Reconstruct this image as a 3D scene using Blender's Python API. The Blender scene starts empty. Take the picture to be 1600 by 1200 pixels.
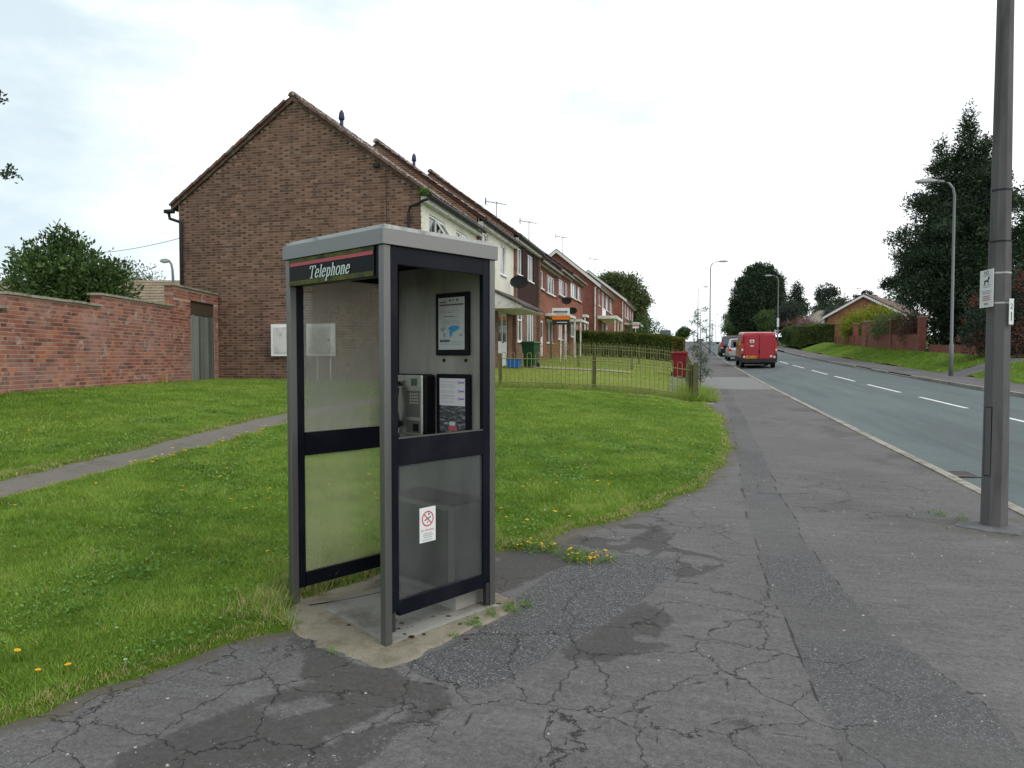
import bpy, math, random
import numpy as np
from mathutils import Vector, Matrix
random.seed(7); RS = np.random.RandomState(11)
C = bpy.context.scene.collection
R = math.radians
# ------------------------------------------------------------------ camera, sky, sun
# World frame: X = metres to the right of the camera across the road, Y = metres along the road, Z up.
sc = bpy.context.scene
cam_d = bpy.data.cameras.new('camera'); cam = bpy.data.objects.new('camera', cam_d); C.objects.link(cam)
cam.location = (0, 0, 1.5); cam.rotation_euler = (R(90 - 1.93), 0, R(13))
cam_d.sensor_width = 36; cam_d.lens = 36 * 1130 / 1600; cam_d.clip_start = .05; cam_d.clip_end = 3000
sc.camera = cam
SUN_EL, SUN_AZ = R(48), R(118)          # azimuth clockwise from +Y
w = bpy.data.worlds.new("World"); sc.world = w; w.use_nodes = True
nt = w.node_tree; nt.nodes.clear()
out = nt.nodes.new('ShaderNodeOutputWorld'); bg = nt.nodes.new('ShaderNodeBackground'); bg.inputs[1].default_value = .1
sky = nt.nodes.new('ShaderNodeTexSky'); sky.sky_type = 'NISHITA'; sky.sun_disc = False
sky.sun_elevation = SUN_EL; sky.sun_rotation = SUN_AZ
tc = nt.nodes.new('ShaderNodeTexCoord'); mp = nt.nodes.new('ShaderNodeMapping'); mp.inputs['Scale'].default_value = (1, 1, 2.6)
mp.inputs['Location'].default_value = (.35, .2, .1)
nz = nt.nodes.new('ShaderNodeTexNoise'); nz.inputs['Scale'].default_value = 1.5; nz.inputs['Detail'].default_value = 7; nz.inputs['Roughness'].default_value = .55
cr = nt.nodes.new('ShaderNodeValToRGB'); cr.color_ramp.elements[0].position = .33; cr.color_ramp.elements[1].position = .53
cr.color_ramp.elements[0].color = (0, 0, 0, 1); cr.color_ramp.elements[1].color = (1, 1, 1, 1)
cl = nt.nodes.new('ShaderNodeMix'); cl.data_type = 'RGBA'
cl.inputs[6].default_value = (6.9, 8.1, 8.7, 1); cl.inputs[7].default_value = (12.4, 12.7, 12.8, 1)
mx = nt.nodes.new('ShaderNodeMix'); mx.data_type = 'RGBA'; mx.inputs[0].default_value = .9
L = nt.links.new
# thinner cloud towards one side of the sky: broad direction term plus broken noise
dt = nt.nodes.new('ShaderNodeVectorMath'); dt.operation = 'DOT_PRODUCT'; dt.inputs[1].default_value = (.80, .0, -.1)
ma = nt.nodes.new('ShaderNodeMath'); ma.operation = 'MULTIPLY_ADD'; ma.inputs[1].default_value = .32; L(tc.outputs['Generated'], dt.inputs[0]); L(dt.outputs['Value'], ma.inputs[0])
L(tc.outputs['Generated'], mp.inputs[0]); L(mp.outputs[0], nz.inputs['Vector']); L(nz.outputs['Fac'], ma.inputs[2]); L(ma.outputs[0], cr.inputs[0])
L(cr.outputs[0], cl.inputs[0]); L(sky.outputs[0], mx.inputs[6]); L(cl.outputs[2], mx.inputs[7]); L(mx.outputs[2], bg.inputs[0]); L(bg.outputs[0], out.inputs[0])
sd = bpy.data.lights.new('sun', 'SUN'); sd.energy = 1.1; sd.angle = R(22); sd.color = (1, .97, .93)
so = bpy.data.objects.new('sun', sd); C.objects.link(so)
dv = Vector((math.sin(SUN_AZ) * math.cos(SUN_EL), math.cos(SUN_AZ) * math.cos(SUN_EL), math.sin(SUN_EL)))
so.rotation_euler = dv.to_track_quat('Z', 'Y').to_euler()
vs = sc.view_settings; vs.view_transform = 'Standard'; vs.look = 'None'; vs.gamma = 1; vs.exposure = 0.2
try: vs.use_curve_mapping = False
except Exception: pass

# ------------------------------------------------------------------ terrain
UK = np.array([-16, -11, -7, -5, -2.7, -.6, .35]); VK = np.array([0, 4, 10, 19, 30, 45.])
TT = np.array([[.4, .3, .15, .05, 0, 0, 0], [.55, .45, .25, .12, .02, 0, 0], [.75, .7, .42, .3, .15, .05, 0], [.5, .47, .47, .32, .28, .16, 0], [.6, .6, .6, .5, .4, .2, 0], [.6, .6, .6, .5, .4, .2, 0]])
def gv(v):
    v = np.asarray(v, float); a = .019 * v + .00018 * v * v; wv = np.maximum(v - 95, 0)
    b = 3.43 + 1.33 * (1 - np.exp(-wv / 25)) + .006 * wv
    return np.where(v > 95, b, np.where(v > 0, a, .019 * v))
def ss(t): t = np.clip(t, 0, 1); return t * t * (3 - 2 * t)
def ter(u, v):
    u = np.asarray(u, float); v = np.asarray(v, float); u, v = np.broadcast_arrays(u, v)
    uu = np.clip(u, -16, .35); vv = np.clip(v, 0, 45)
    i = np.clip(np.searchsorted(UK, uu, side='right') - 1, 0, 5); j = np.clip(np.searchsorted(VK, vv, side='right') - 1, 0, 4)
    a = (uu - UK[i]) / (UK[i + 1] - UK[i]); b = (vv - VK[j]) / (VK[j + 1] - VK[j])
    t = (TT[j, i] * (1 - a) + TT[j, i + 1] * a) * (1 - b) + (TT[j + 1, i] * (1 - a) + TT[j + 1, i + 1] * a) * b
    r = .65 * ss((u - 11.3) / 2.7) * ss((v - 22) / 14)
    return gv(v) + np.where(u < .35, t, 0) + np.where(u > 11.3, r, 0)
def tz(u, v): return float(ter(u, v))
# value noise for numpy-side variation
_P = RS.rand(256, 256)
def vn(x, y):
    xi = np.floor(x).astype(int); yi = np.floor(y).astype(int); fx = x - xi; fy = y - yi
    fx = fx * fx * (3 - 2 * fx); fy = fy * fy * (3 - 2 * fy)
    g = lambda a, b: _P[a & 255, b & 255]
    return (g(xi, yi) * (1 - fx) + g(xi + 1, yi) * fx) * (1 - fy) + (g(xi, yi + 1) * (1 - fx) + g(xi + 1, yi + 1) * fx) * fy
def fbm(x, y, o=4):
    s = 0; a = .5; t = 0
    for k in range(o): s = s + a * vn(x * 2 ** k + 17 * k, y * 2 ** k + 5 * k); t += a; a *= .5
    return s / t
def inpoly(x, y, poly):
    r = np.zeros(np.broadcast(x, y).shape, bool); n = len(poly)
    for i in range(n):
        x1, y1 = poly[i]; x2, y2 = poly[(i + 1) % n]
        c = ((y1 > y) != (y2 > y)); xx = (x2 - x1) * (y - y1) / ((y2 - y1) if y2 != y1 else 1e-9) + x1
        r ^= c & (x < xx)
    return r
def dseg(x, y, pts):
    d = np.full(np.broadcast(x, y).shape, 9.)
    for (x1, y1), (x2, y2) in zip(pts[:-1], pts[1:]):
        L2 = (x2 - x1) ** 2 + (y2 - y1) ** 2 + 1e-12
        t = np.clip(((x - x1) * (x2 - x1) + (y - y1) * (y2 - y1)) / L2, 0, 1)
        d = np.minimum(d, np.hypot(x - x1 - t * (x2 - x1), y - y1 - t * (y2 - y1)))
    return d

# ------------------------------------------------------------------ materials
MATS = {}
def newmat(name):
    m = bpy.data.materials.new(name); m.use_nodes = True; n = m.node_tree
    b = n.nodes['Principled BSDF']; return m, n, b
def N(n, t, **k):
    o = n.nodes.new('ShaderNode' + t)
    for a, v in k.items():
        if a in o.inputs.keys(): o.inputs[a].default_value = v
        else: setattr(o, a, v)
    return o
def pos(n, scale=(1, 1, 1), rot=(0, 0, 0)):
    g = N(n, 'NewGeometry'); mpn = N(n, 'Mapping'); mpn.inputs['Scale'].default_value = scale; mpn.inputs['Rotation'].default_value = rot
    n.links.new(g.outputs['Position'], mpn.inputs[0]); return mpn.outputs[0]
def noise(n, vec, s, d=5, r=.6):
    o = N(n, 'TexNoise'); o.inputs['Scale'].default_value = s; o.inputs['Detail'].default_value = d; o.inputs['Roughness'].default_value = r
    n.links.new(vec, o.inputs['Vector']); return o.outputs['Fac']
def ramp(n, fac, stops):
    o = N(n, 'ValToRGB'); e = o.color_ramp.elements
    while len(e) < len(stops): e.new(.5)
    for el, (p, c) in zip(e, stops):
        el.position = p; el.color = (*c, 1) if len(c) == 3 else c
    n.links.new(fac, o.inputs[0]); return o.outputs[0]
def mixc(n, fac, a, b, mode='MIX'):
    o = N(n, 'Mix'); o.data_type = 'RGBA'; o.blend_type = mode
    for s, v in ((0, fac), (6, a), (7, b)):
        if isinstance(v, bpy.types.NodeSocket): n.links.new(v, o.inputs[s])
        else: o.inputs[s].default_value = v if s == 0 else (*v, 1)
    return o.outputs[2]
def math_(n, op, a, b=0.):
    o = N(n, 'Math'); o.operation = op
    for s, v in ((0, a), (1, b)):
        if isinstance(v, bpy.types.NodeSocket): n.links.new(v, o.inputs[s])
        else: o.inputs[s].default_value = v
    return o.outputs[0]
def bump(n, b, h, st=.3, dist=.01):
    o = N(n, 'Bump'); o.inputs['Strength'].default_value = st; o.inputs['Distance'].default_value = dist
    n.links.new(h, o.inputs['Height']); n.links.new(o.outputs[0], b.inputs['Normal'])
def attr(n, name):
    o = N(n, 'Attribute'); o.attribute_name = name; return o
def mat(name, c, rough=.8, metal=0, var=.12, vs_=3., fine=.06, fs=60., bmp=.1, stretch=(1, 1, 1), dirt=None, dirts=2., spec=None, rnd=0.):
    """plain surface: base colour, broad variation, fine grain, optional dirt colour"""
    if name in MATS: return MATS[name]
    m, n, b = newmat(name); p = pos(n, stretch)
    a = noise(n, p, vs_, 5); f = noise(n, p, fs, 3)
    col = mixc(n, a, tuple(x * (1 - var * 1.6) for x in c), tuple(min(1, x * (1 + var * 1.6)) for x in c))
    k = math_(n, 'MULTIPLY_ADD', f, fine * 4); n.nodes[-1].inputs[2].default_value = 1 - fine * 2
    kc = N(n, 'CombineColor'); [n.links.new(k, kc.inputs[i]) for i in range(3)]
    col = mixc(n, 1., col, kc.outputs[0], 'MULTIPLY')
    if dirt:
        d = noise(n, p, dirts, 8, .65); dm = ramp(n, d, [(.5, (0, 0, 0)), (.68, (1, 1, 1))])
        col = mixc(n, dm, col, dirt)
    if rnd:
        oi = N(n, 'ObjectInfo'); kk = math_(n, 'MULTIPLY_ADD', oi.outputs['Random'], rnd); n.nodes[-1].inputs[2].default_value = 1 - rnd / 2
        k2 = N(n, 'CombineColor'); [n.links.new(kk, k2.inputs[i]) for i in range(3)]
        col = mixc(n, 1., col, k2.outputs[0], 'MULTIPLY')
    n.links.new(col, b.inputs['Base Color']); b.inputs['Metallic'].default_value = metal
    rr = math_(n, 'MULTIPLY_ADD', a, .2); n.nodes[-1].inputs[2].default_value = rough - .1; n.links.new(rr, b.inputs['Roughness'])
    b.inputs['Specular IOR Level'].default_value = spec if spec is not None else (.5 if metal or rough < .36 else .2)
    if bmp: bump(n, b, f, bmp, .01)
    MATS[name] = m; return m
def brick_piece(name, stops, byobj, stain=None, stain_amt=.0):
    m, n, b = newmat(name)
    if byobj: r = N(n, 'ObjectInfo').outputs['Random']
    else: r = attr(n, 'rnd').outputs['Fac']
    col = ramp(n, r, stops); p = pos(n); f = noise(n, p, 55, 5, .7)
    col = mixc(n, 1., col, ramp(n, f, [(.25, (.72, .72, .72)), (.75, (1.25, 1.25, 1.25))]), 'MULTIPLY')
    br = noise(n, pos(n, (1, 1, 1.6)), 1.1, 6, .6)
    col = mixc(n, 1., col, ramp(n, br, [(.3, (.8, .8, .82)), (.7, (1.18, 1.15, 1.1))]), 'MULTIPLY')
    if stain:
        d = noise(n, pos(n, (1, 1, .8)), .8, 9, .74); dm = ramp(n, d, [(.46, (0, 0, 0)), (.66, (stain_amt,) * 3)]); col = mixc(n, dm, col, stain)
        d2 = noise(n, pos(n, (1, 1, 1.3)), 3.1, 8, .75); col = mixc(n, ramp(n, d2, [(.58, (0, 0, 0)), (.66, (.8, .8, .8))]), col, (.42, .37, .33))
        d3 = noise(n, pos(n, (.6, .6, 1)), 1.1, 4, .6); col = mixc(n, ramp(n, d3, [(.62, (0, 0, 0)), (.70, (.6, .6, .6))]), col, (.36, .10, .05))
    n.links.new(col, b.inputs['Base Color']); b.inputs['Roughness'].default_value = .9; b.inputs['Specular IOR Level'].default_value = .25
    bump(n, b, f, .35, .004); return m
BR_BROWN = [(0, (.082, .044, .033)), (.26, (.112, .062, .045)), (.34, (.152, .086, .062)), (.7, (.18, .102, .073)), (1, (.23, .14, .10))]
BR_BROWN_H = [(0, (.05, .026, .02)), (.5, (.07, .037, .028)), (.62, (.14, .078, .056)), (1, (.19, .112, .08))]
BR_RED = [(0, (.10, .046, .038)), (.12, (.15, .065, .05)), (.35, (.24, .088, .060)), (.7, (.29, .115, .08)), (.92, (.32, .16, .12)), (1, (.38, .12, .05))]
def brickwork(name, axis, c1, c2, mortar, mid=None):
    """far brickwork; axis 'u' for walls running across, 'v' for walls along the road"""
    m, n, b = newmat(name); g = N(n, 'NewGeometry'); s = N(n, 'SeparateXYZ'); cb = N(n, 'CombineXYZ')
    n.links.new(g.outputs['Position'], s.inputs[0]); n.links.new(s.outputs[0 if axis == 'u' else 1], cb.inputs[0]); n.links.new(s.outputs[2], cb.inputs[1])
    t = N(n, 'TexBrick'); t.inputs['Scale'].default_value = 1; t.inputs['Brick Width'].default_value = .225; t.inputs['Row Height'].default_value = .075
    t.inputs['Mortar Size'].default_value = .006; t.inputs['Color1'].default_value = (*c1, 1); t.inputs['Color2'].default_value = (*c2, 1); t.inputs['Mortar'].default_value = (*mortar, 1)
    n.links.new(cb.outputs[0], t.inputs[0]); p = pos(n); br = noise(n, p, 1.4, 7, .65)
    col = mixc(n, 1., t.outputs[0], ramp(n, br, [(.25, (.7, .7, .72)), (.75, (1.3, 1.25, 1.2))]), 'MULTIPLY')
    n.links.new(col, b.inputs['Base Color']); b.inputs['Roughness'].default_value = .9; b.inputs['Specular IOR Level'].default_value = .2
    bump(n, b, t.outputs['Fac'], -.4, .006); return m
M_steel = mat('brushed_stainless', (.19, .187, .178), .42, .85, .12, .9, .04, 90, .04, (5, 5, .35), dirt=(.15, .145, .13), dirts=.7)
M_fascia = mat('brushed_fascia', (.215, .213, .205), .36, .85, .07, 1.5, .05, 60, .03, (1, 1, 6), dirt=(.20, .195, .18), dirts=1.0)
M_chrome = mat('polished_phone_metal', (.50, .49, .47), .28, .9, .08, 4, .03, 60, .02)
M_steel_in = mat('grimy_stainless', (.36, .35, .315), .5, .35, .18, 1.6, .08, 70, .06, (3, 3, .7), dirt=(.25, .24, .205), dirts=1.2)
M_navy = mat('dark_navy_enamel', (.006, .007, .012), .34, 0, .15, 3, .05, 80, .03, dirt=(.012, .013, .018), dirts=3, spec=.12)
M_black = mat('black_plastic', (.006, .006, .007), .36, 0, .1, spec=.12)
M_grey = mat('charcoal_rubber', (.03, .03, .032), .75)
M_white = mat('white_upvc', (.78, .79, .8), .35, 0, .04, 3, .02, 40, .02)
M_whited = mat('weathered_white_paint', (.62, .62, .6), .6, 0, .08, 2, .04, 40, .05, dirt=(.36, .35, .31), dirts=3)
M_cream = mat('cream_render', (.68, .67, .58), .85, 0, .05, 1.2, .04, 70, .15, dirt=(.52, .5, .42), dirts=1)
M_mortar = mat('mortar', (.35, .285, .215), .95, 0, .12, 3, .1, 60, .2)
M_mortar_r = mat('mortar_red', (.40, .31, .25), .95, 0, .15, 2, .1, 60, .2)
M_coping = mat('stone_coping', (.30, .27, .22), .9, 0, .2, 4, .1, 50, .2, dirt=(.12, .11, .075), dirts=6)
M_plank = mat('weathered_plank', (.155, .165, .145), .88, 0, .25, 2, .2, 30, .3, (6, 6, .35), rnd=.9)
M_brownboard = mat('dark_brown_board', (.034, .014, .011), .8, 0, .2, 3, .1, 30, .1, (6, 6, .4))
M_gutter = mat('black_gutter', (.02, .02, .022), .5)
M_conc = mat('pole_concrete', (.122, .117, .116), .9, 0, .14, 1.3, .16, 120, .35, (3, 3, .5), dirt=(.072, .068, .068), dirts=1.5, spec=.2)
M_lampgrey = mat('lamp_grey_paint', (.17, .18, .18), .6, .2, .1)
M_lamphead = mat('lamp_head_grey', (.34, .35, .35), .5)
M_fence = mat('olive_green_fence', (.20, .20, .085), .75, 0, .25, 8, .1, 60, .1, dirt=(.2, .19, .12), dirts=12)
M_rot = mat('mossy_timber', (.10, .10, .045), .9, 0, .25, 8, .12, 60, .3)
M_yellow = mat('number_plate_yellow', (.75, .42, .02), .4, 0, .03)
M_postred = mat('van_red_paint', (.34, .010, .022), .3, 0, .06, 1.5, .01, 30, 0, dirt=(.26, .018, .026), dirts=3)
M_silver = mat('silver_car_paint', (.42, .43, .44), .3, .5, .04, 2, .01, 30, 0)
M_darkcar = mat('dark_blue_car_paint', (.012, .016, .03), .25, .2, .04, 2, .01, 30, 0)
M_bluecar = mat('pale_blue_car_paint', (.35, .45, .55), .3, .3, .04, 2, .01, 30, 0)
M_tyre = mat('tyre', (.016, .016, .016), .85)
M_rim = mat('wheel_rim', (.3, .3, .31), .4, .6)
M_redlight = mat('tail_light_red', (.5, .02, .02), .25, 0, .05)
M_paleglassy = mat('pale_lamp_lens', (.65, .55, .52), .25, 0, .05)
M_binred = mat('maroon_bin_plastic', (.17, .012, .02), .5, 0, .08)
M_bingrn = mat('dark_green_bin_plastic', (.018, .06, .025), .5, 0, .08)
M_blue = mat('blue_plastic', (.015, .12, .42), .5, 0, .06)
M_orange = mat('orange_print', (.62, .16, .02), .5, 0, .04)
M_paper = mat('pale_paper', (.50, .53, .52), .5, 0, .05, 6, .02, 60, 0, dirt=(.42, .44, .42), dirts=9)
M_sign = mat('white_sign_plate', (.66, .68, .66), .5, 0, .04, 6, .02)
M_ink = mat('black_print', (.03, .03, .035), .6)
M_inkblue = mat('blue_print', (.05, .3, .55), .6)
M_inkgrey = mat('grey_print', (.28, .3, .31), .6)
M_inkred = mat('red_print', (.5, .06, .09), .6)
M_inkpink = mat('faded_red_print', (.42, .09, .11), .6)
M_inkpurple = mat('purple_print', (.22, .08, .33), .6)
M_algae = mat('green_algae_film', (.075, .085, .015), .6, 0, .5, 14, .2, 40, .1, dirt=(.02, .022, .02), dirts=8)
M_roofblock = mat('far_roof_tile', (.20, .175, .14), .9, 0, .12, 2, .1, 30, .1)
M_bark = mat('bark', (.07, .055, .04), .95, 0, .25, 4, .15, 40, .4, (3, 3, .6))
M_yard = mat('brown_twiggy_core', (.035, .028, .016), .95, 0, .3, 5)
M_cable = mat('black_cable', (.03, .03, .03), .6)
M_flueblue = mat('blue_grey_flue', (.035, .045, .075), .5, 0, .1)
M_grate = mat('cast_iron', (.10, .09, .09), .6, .4, .2, 20)
M_stone = mat('loose_chippings', (.34, .32, .29), .85, 0, .4, 40, rnd=0)
M_brown_st = brick_piece('brown_brick_joined', BR_BROWN, False); M_brown_ob = brick_piece('brown_brick', BR_BROWN, True); M_brown_hd = brick_piece('brown_header_brick', BR_BROWN_H, True)
M_red_st = brick_piece('red_brick_joined', BR_RED, False, (.40, .34, .31), .30); M_red_ob = brick_piece('red_brick', BR_RED, True, (.40, .34, .31), .30)
BW_brown_v = brickwork('brown_brickwork_along', 'v', (.13, .06, .042), (.21, .11, .075), (.25, .2, .16))
BW_red_v = brickwork('orange_brickwork_along', 'v', (.20, .062, .038), (.26, .088, .052), (.24, .16, .12))
BW_red_u = brickwork('orange_brickwork_across', 'u', (.23, .065, .04), (.30, .10, .06), (.25, .17, .13))
BW_dark_u = brickwork('dark_red_brickwork_across', 'u', (.15, .045, .035), (.20, .065, .048), (.17, .12, .10))
BW_dark_v = brickwork('dark_red_brickwork_along', 'v', (.15, .045, .035), (.20, .065, .048), (.17, .12, .10))
def tile_mat(name, a, b_, moss=(.30, .28, .24), amt=.8):
    m, n, b = newmat(name); r = attr(n, 'rnd').outputs['Fac']; p = pos(n)
    col = ramp(n, r, [(0, a), (1, b_)]); d = noise(n, p, 7, 7, .7)
    col = mixc(n, ramp(n, d, [(.47, (0, 0, 0)), (.57, (amt,) * 3)]), col, moss)
    d2 = noise(n, p, 2.2, 7, .7); col = mixc(n, ramp(n, d2, [(.58, (0, 0, 0)), (.68, (.6, .6, .6))]), col, (.045, .05, .02))
    n.links.new(col, b.inputs['Base Color']); b.inputs['Roughness'].default_value = .9; bump(n, b, d, .4, .01); return m
M_tile = tile_mat('mossy_concrete_tile', (.07, .036, .03), (.12, .065, .052), (.40, .38, .34), .95)
M_tile2 = tile_mat('dark_roof_tile', (.05, .035, .033), (.085, .055, .048), (.2, .18, .16), .4)
M_tile3 = tile_mat('pinkish_roof_tile', (.17, .10, .085), (.22, .13, .11), (.2, .18, .16), .3)
def glass_pane(name, tint, dirt, lo, hi, seed):
    m, n, b = newmat(name); p = pos(n, (1, 1, .7)); n.nodes.remove(b); o = n.nodes['Material Output']
    tr = N(n, 'BsdfTransparent'); tr.inputs[0].default_value = (*tint, 1); df = N(n, 'BsdfDiffuse'); df.inputs[0].default_value = (*dirt, 1)
    gl = N(n, 'BsdfGlossy'); gl.inputs['Roughness'].default_value = .06; gl.inputs[0].default_value = (.9, .9, .9, 1)
    a = N(n, 'Mapping'); a.inputs['Location'].default_value = (seed, seed, seed); n.links.new(p, a.inputs[0])
    d = noise(n, a.outputs[0], 2.0, 4, .5); st = noise(n, pos(n, (6, 6, 1.0)), 1.3, 2, .5)
    dd = math_(n, 'MULTIPLY', math_(n, 'ADD', d, math_(n, 'MULTIPLY', st, .35)), 1.)
    f = N(n, 'MapRange'); f.inputs[1].default_value = .48; f.inputs[2].default_value = .82; f.inputs[3].default_value = lo; f.inputs[4].default_value = hi; n.links.new(dd, f.inputs[0])
    mx1 = N(n, 'MixShader'); n.links.new(f.outputs[0], mx1.inputs[0]); n.links.new(tr.outputs[0], mx1.inputs[1]); n.links.new(df.outputs[0], mx1.inputs[2])
    fr = N(n, 'Fresnel'); fr.inputs[0].default_value = 1.3; mx2 = N(n, 'MixShader'); n.links.new(fr.outputs[0], mx2.inputs[0]); n.links.new(mx1.outputs[0], mx2.inputs[1]); n.links.new(gl.outputs[0], mx2.inputs[2])
    n.links.new(mx2.outputs[0], o.inputs[0]); return m
M_pane1 = glass_pane('dirty_glazing', (.94, .95, .92), (.40, .40, .35), .24, .66, 0.)
M_pane2 = glass_pane('dirty_glazing_low', (.94, .96, .90), (.42, .46, .26), .20, .46, 3.)
M_pane3 = glass_pane('dirty_glazing_front', (.70, .72, .72), (.17, .18, .175), .08, .34, 6.)
def window_glass():
    m, n, b = newmat('house_window_glass'); p = pos(n, (1, 3, .7)); d = noise(n, p, 1.5, 3)
    n.links.new(ramp(n, d, [(.4, (.03, .04, .04)), (.6, (.22, .25, .25))]), b.inputs['Base Color']); b.inputs['Roughness'].default_value = .08; b.inputs['Specular IOR Level'].default_value = .9
    return m
M_wglass = window_glass()
M_carglass = mat('car_glass', (.02, .03, .04), .08, 0, .02, 1, 0, 10, 0, spec=.9)
def leaf_mat(name, stops, trans=.3, rough=.6):
    m, n, b = newmat(name); o = n.nodes['Material Output']
    r = attr(n, 'rnd').outputs['Fac']; col = ramp(n, r, stops)
    n.links.new(col, b.inputs['Base Color']); b.inputs['Roughness'].default_value = rough; b.inputs['Specular IOR Level'].default_value = .25
    t = N(n, 'BsdfTranslucent'); n.links.new(col, t.inputs[0]); mm = N(n, 'MixShader'); mm.inputs[0].default_value = trans
    n.links.new(b.outputs[0], mm.inputs[1]); n.links.new(t.outputs[0], mm.inputs[2]); n.links.new(mm.outputs[0], o.inputs[0]); return m
LF_dark = leaf_mat('dark_conifer_leaf', [(0, (.016, .034, .018)), (.6, (.036, .064, .032)), (1, (.08, .12, .05))], .15)
LF_blue = leaf_mat('blue_green_leaf', [(0, (.02, .035, .025)), (.6, (.04, .06, .04)), (1, (.08, .11, .075))], .2)
LF_mid = leaf_mat('mid_green_leaf', [(0, (.03, .06, .016)), (.6, (.06, .11, .028)), (1, (.13, .19, .055))], .3)
LF_decid = leaf_mat('broad_leaf', [(0, (.05, .07, .028)), (.6, (.10, .135, .05)), (1, (.20, .22, .09))], .3)
LF_yel = leaf_mat('yellow_green_leaf', [(0, (.10, .14, .01)), (.6, (.24, .28, .02)), (1, (.38, .40, .05))], .3)
LF_hedge = leaf_mat('hedge_leaf', [(0, (.035, .065, .014)), (.55, (.08, .13, .026)), (.88, (.15, .20, .04)), (1, (.24, .20, .04))], .25)
LF_hedgey = leaf_mat('yellowing_hedge_leaf', [(0, (.06, .07, .015)), (.5, (.16, .14, .03)), (1, (.36, .24, .05))], .25)
LF_red = leaf_mat('red_berry', [(0, (.28, .02, .012)), (1, (.45, .06, .03))], .05)
LF_purple = leaf_mat('reddish_leaf', [(0, (.08, .04, .035)), (.6, (.16, .08, .06)), (1, (.25, .16, .12))], .25)
LF_pink = leaf_mat('pale_pink_heather', [(0, (.16, .09, .10)), (1, (.35, .25, .25))], .25)
LF_weed = leaf_mat('weed_leaf', [(0, (.06, .13, .02)), (1, (.18, .32, .06))], .3)
LF_clover = leaf_mat('clover_leaf', [(0, (.06, .14, .025)), (.6, (.12, .25, .045)), (1, (.22, .35, .10))], .25)
LF_sap = leaf_mat('grey_green_leaf', [(0, (.05, .075, .05)), (.6, (.10, .14, .09)), (1, (.20, .25, .18))], .25)
def grass_mat():
    m, n, b = newmat('grass_blade'); o = n.nodes['Material Output']; r = attr(n, 'rnd').outputs['Fac']
    col = ramp(n, r, [(0, (.08, .16, .018)), (.4, (.165, .295, .032)), (.75, (.25, .39, .055)), (.93, (.34, .40, .10)), (1, (.44, .38, .18))])
    p = pos(n); a = noise(n, p, .55, 5, .6); f = noise(n, p, 3.1, 4, .6)
    col = mixc(n, 1., col, ramp(n, a, [(.3, (.82, .86, .8)), (.7, (1.2, 1.1, 1.2))]), 'MULTIPLY')
    col = mixc(n, ramp(n, f, [(.55, (0, 0, 0)), (.75, (.35, .35, .35))]), col, (.15, .17, .03))
    n.links.new(col, b.inputs['Base Color']); b.inputs['Roughness'].default_value = .55; b.inputs['Specular IOR Level'].default_value = .3
    t = N(n, 'BsdfTranslucent'); n.links.new(col, t.inputs[0]); mm = N(n, 'MixShader'); mm.inputs[0].default_value = .35
    n.links.new(b.outputs[0], mm.inputs[1]); n.links.new(t.outputs[0], mm.inputs[2]); n.links.new(mm.outputs[0], o.inputs[0]); return m
M_grass = grass_mat()
def ground_grass(name, a, b_, c):
    m, n, b = newmat(name); p = pos(n); x = noise(n, p, .5, 8, .65); y = noise(n, p, 26, 5, .75)
    col = ramp(n, x, [(.3, a), (.55, b_), (.75, c)]); col = mixc(n, 1., col, ramp(n, y, [(.3, (.55, .6, .5)), (.7, (1.35, 1.3, 1.3))]), 'MULTIPLY')
    n.links.new(col, b.inputs['Base Color']); b.inputs['Roughness'].default_value = .95; b.inputs['Specular IOR Level'].default_value = .1
    bump(n, b, y, .9, .05); return m
M_lawn = ground_grass('lawn_turf', (.07, .125, .012), (.10, .165, .018), (.14, .19, .03))
M_lawny = ground_grass('dry_lawn_turf', (.16, .225, .035), (.23, .275, .055), (.29, .30, .09))
M_far = ground_grass('rough_ground', (.04, .065, .018), (.07, .09, .03), (.11, .12, .05))
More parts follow.
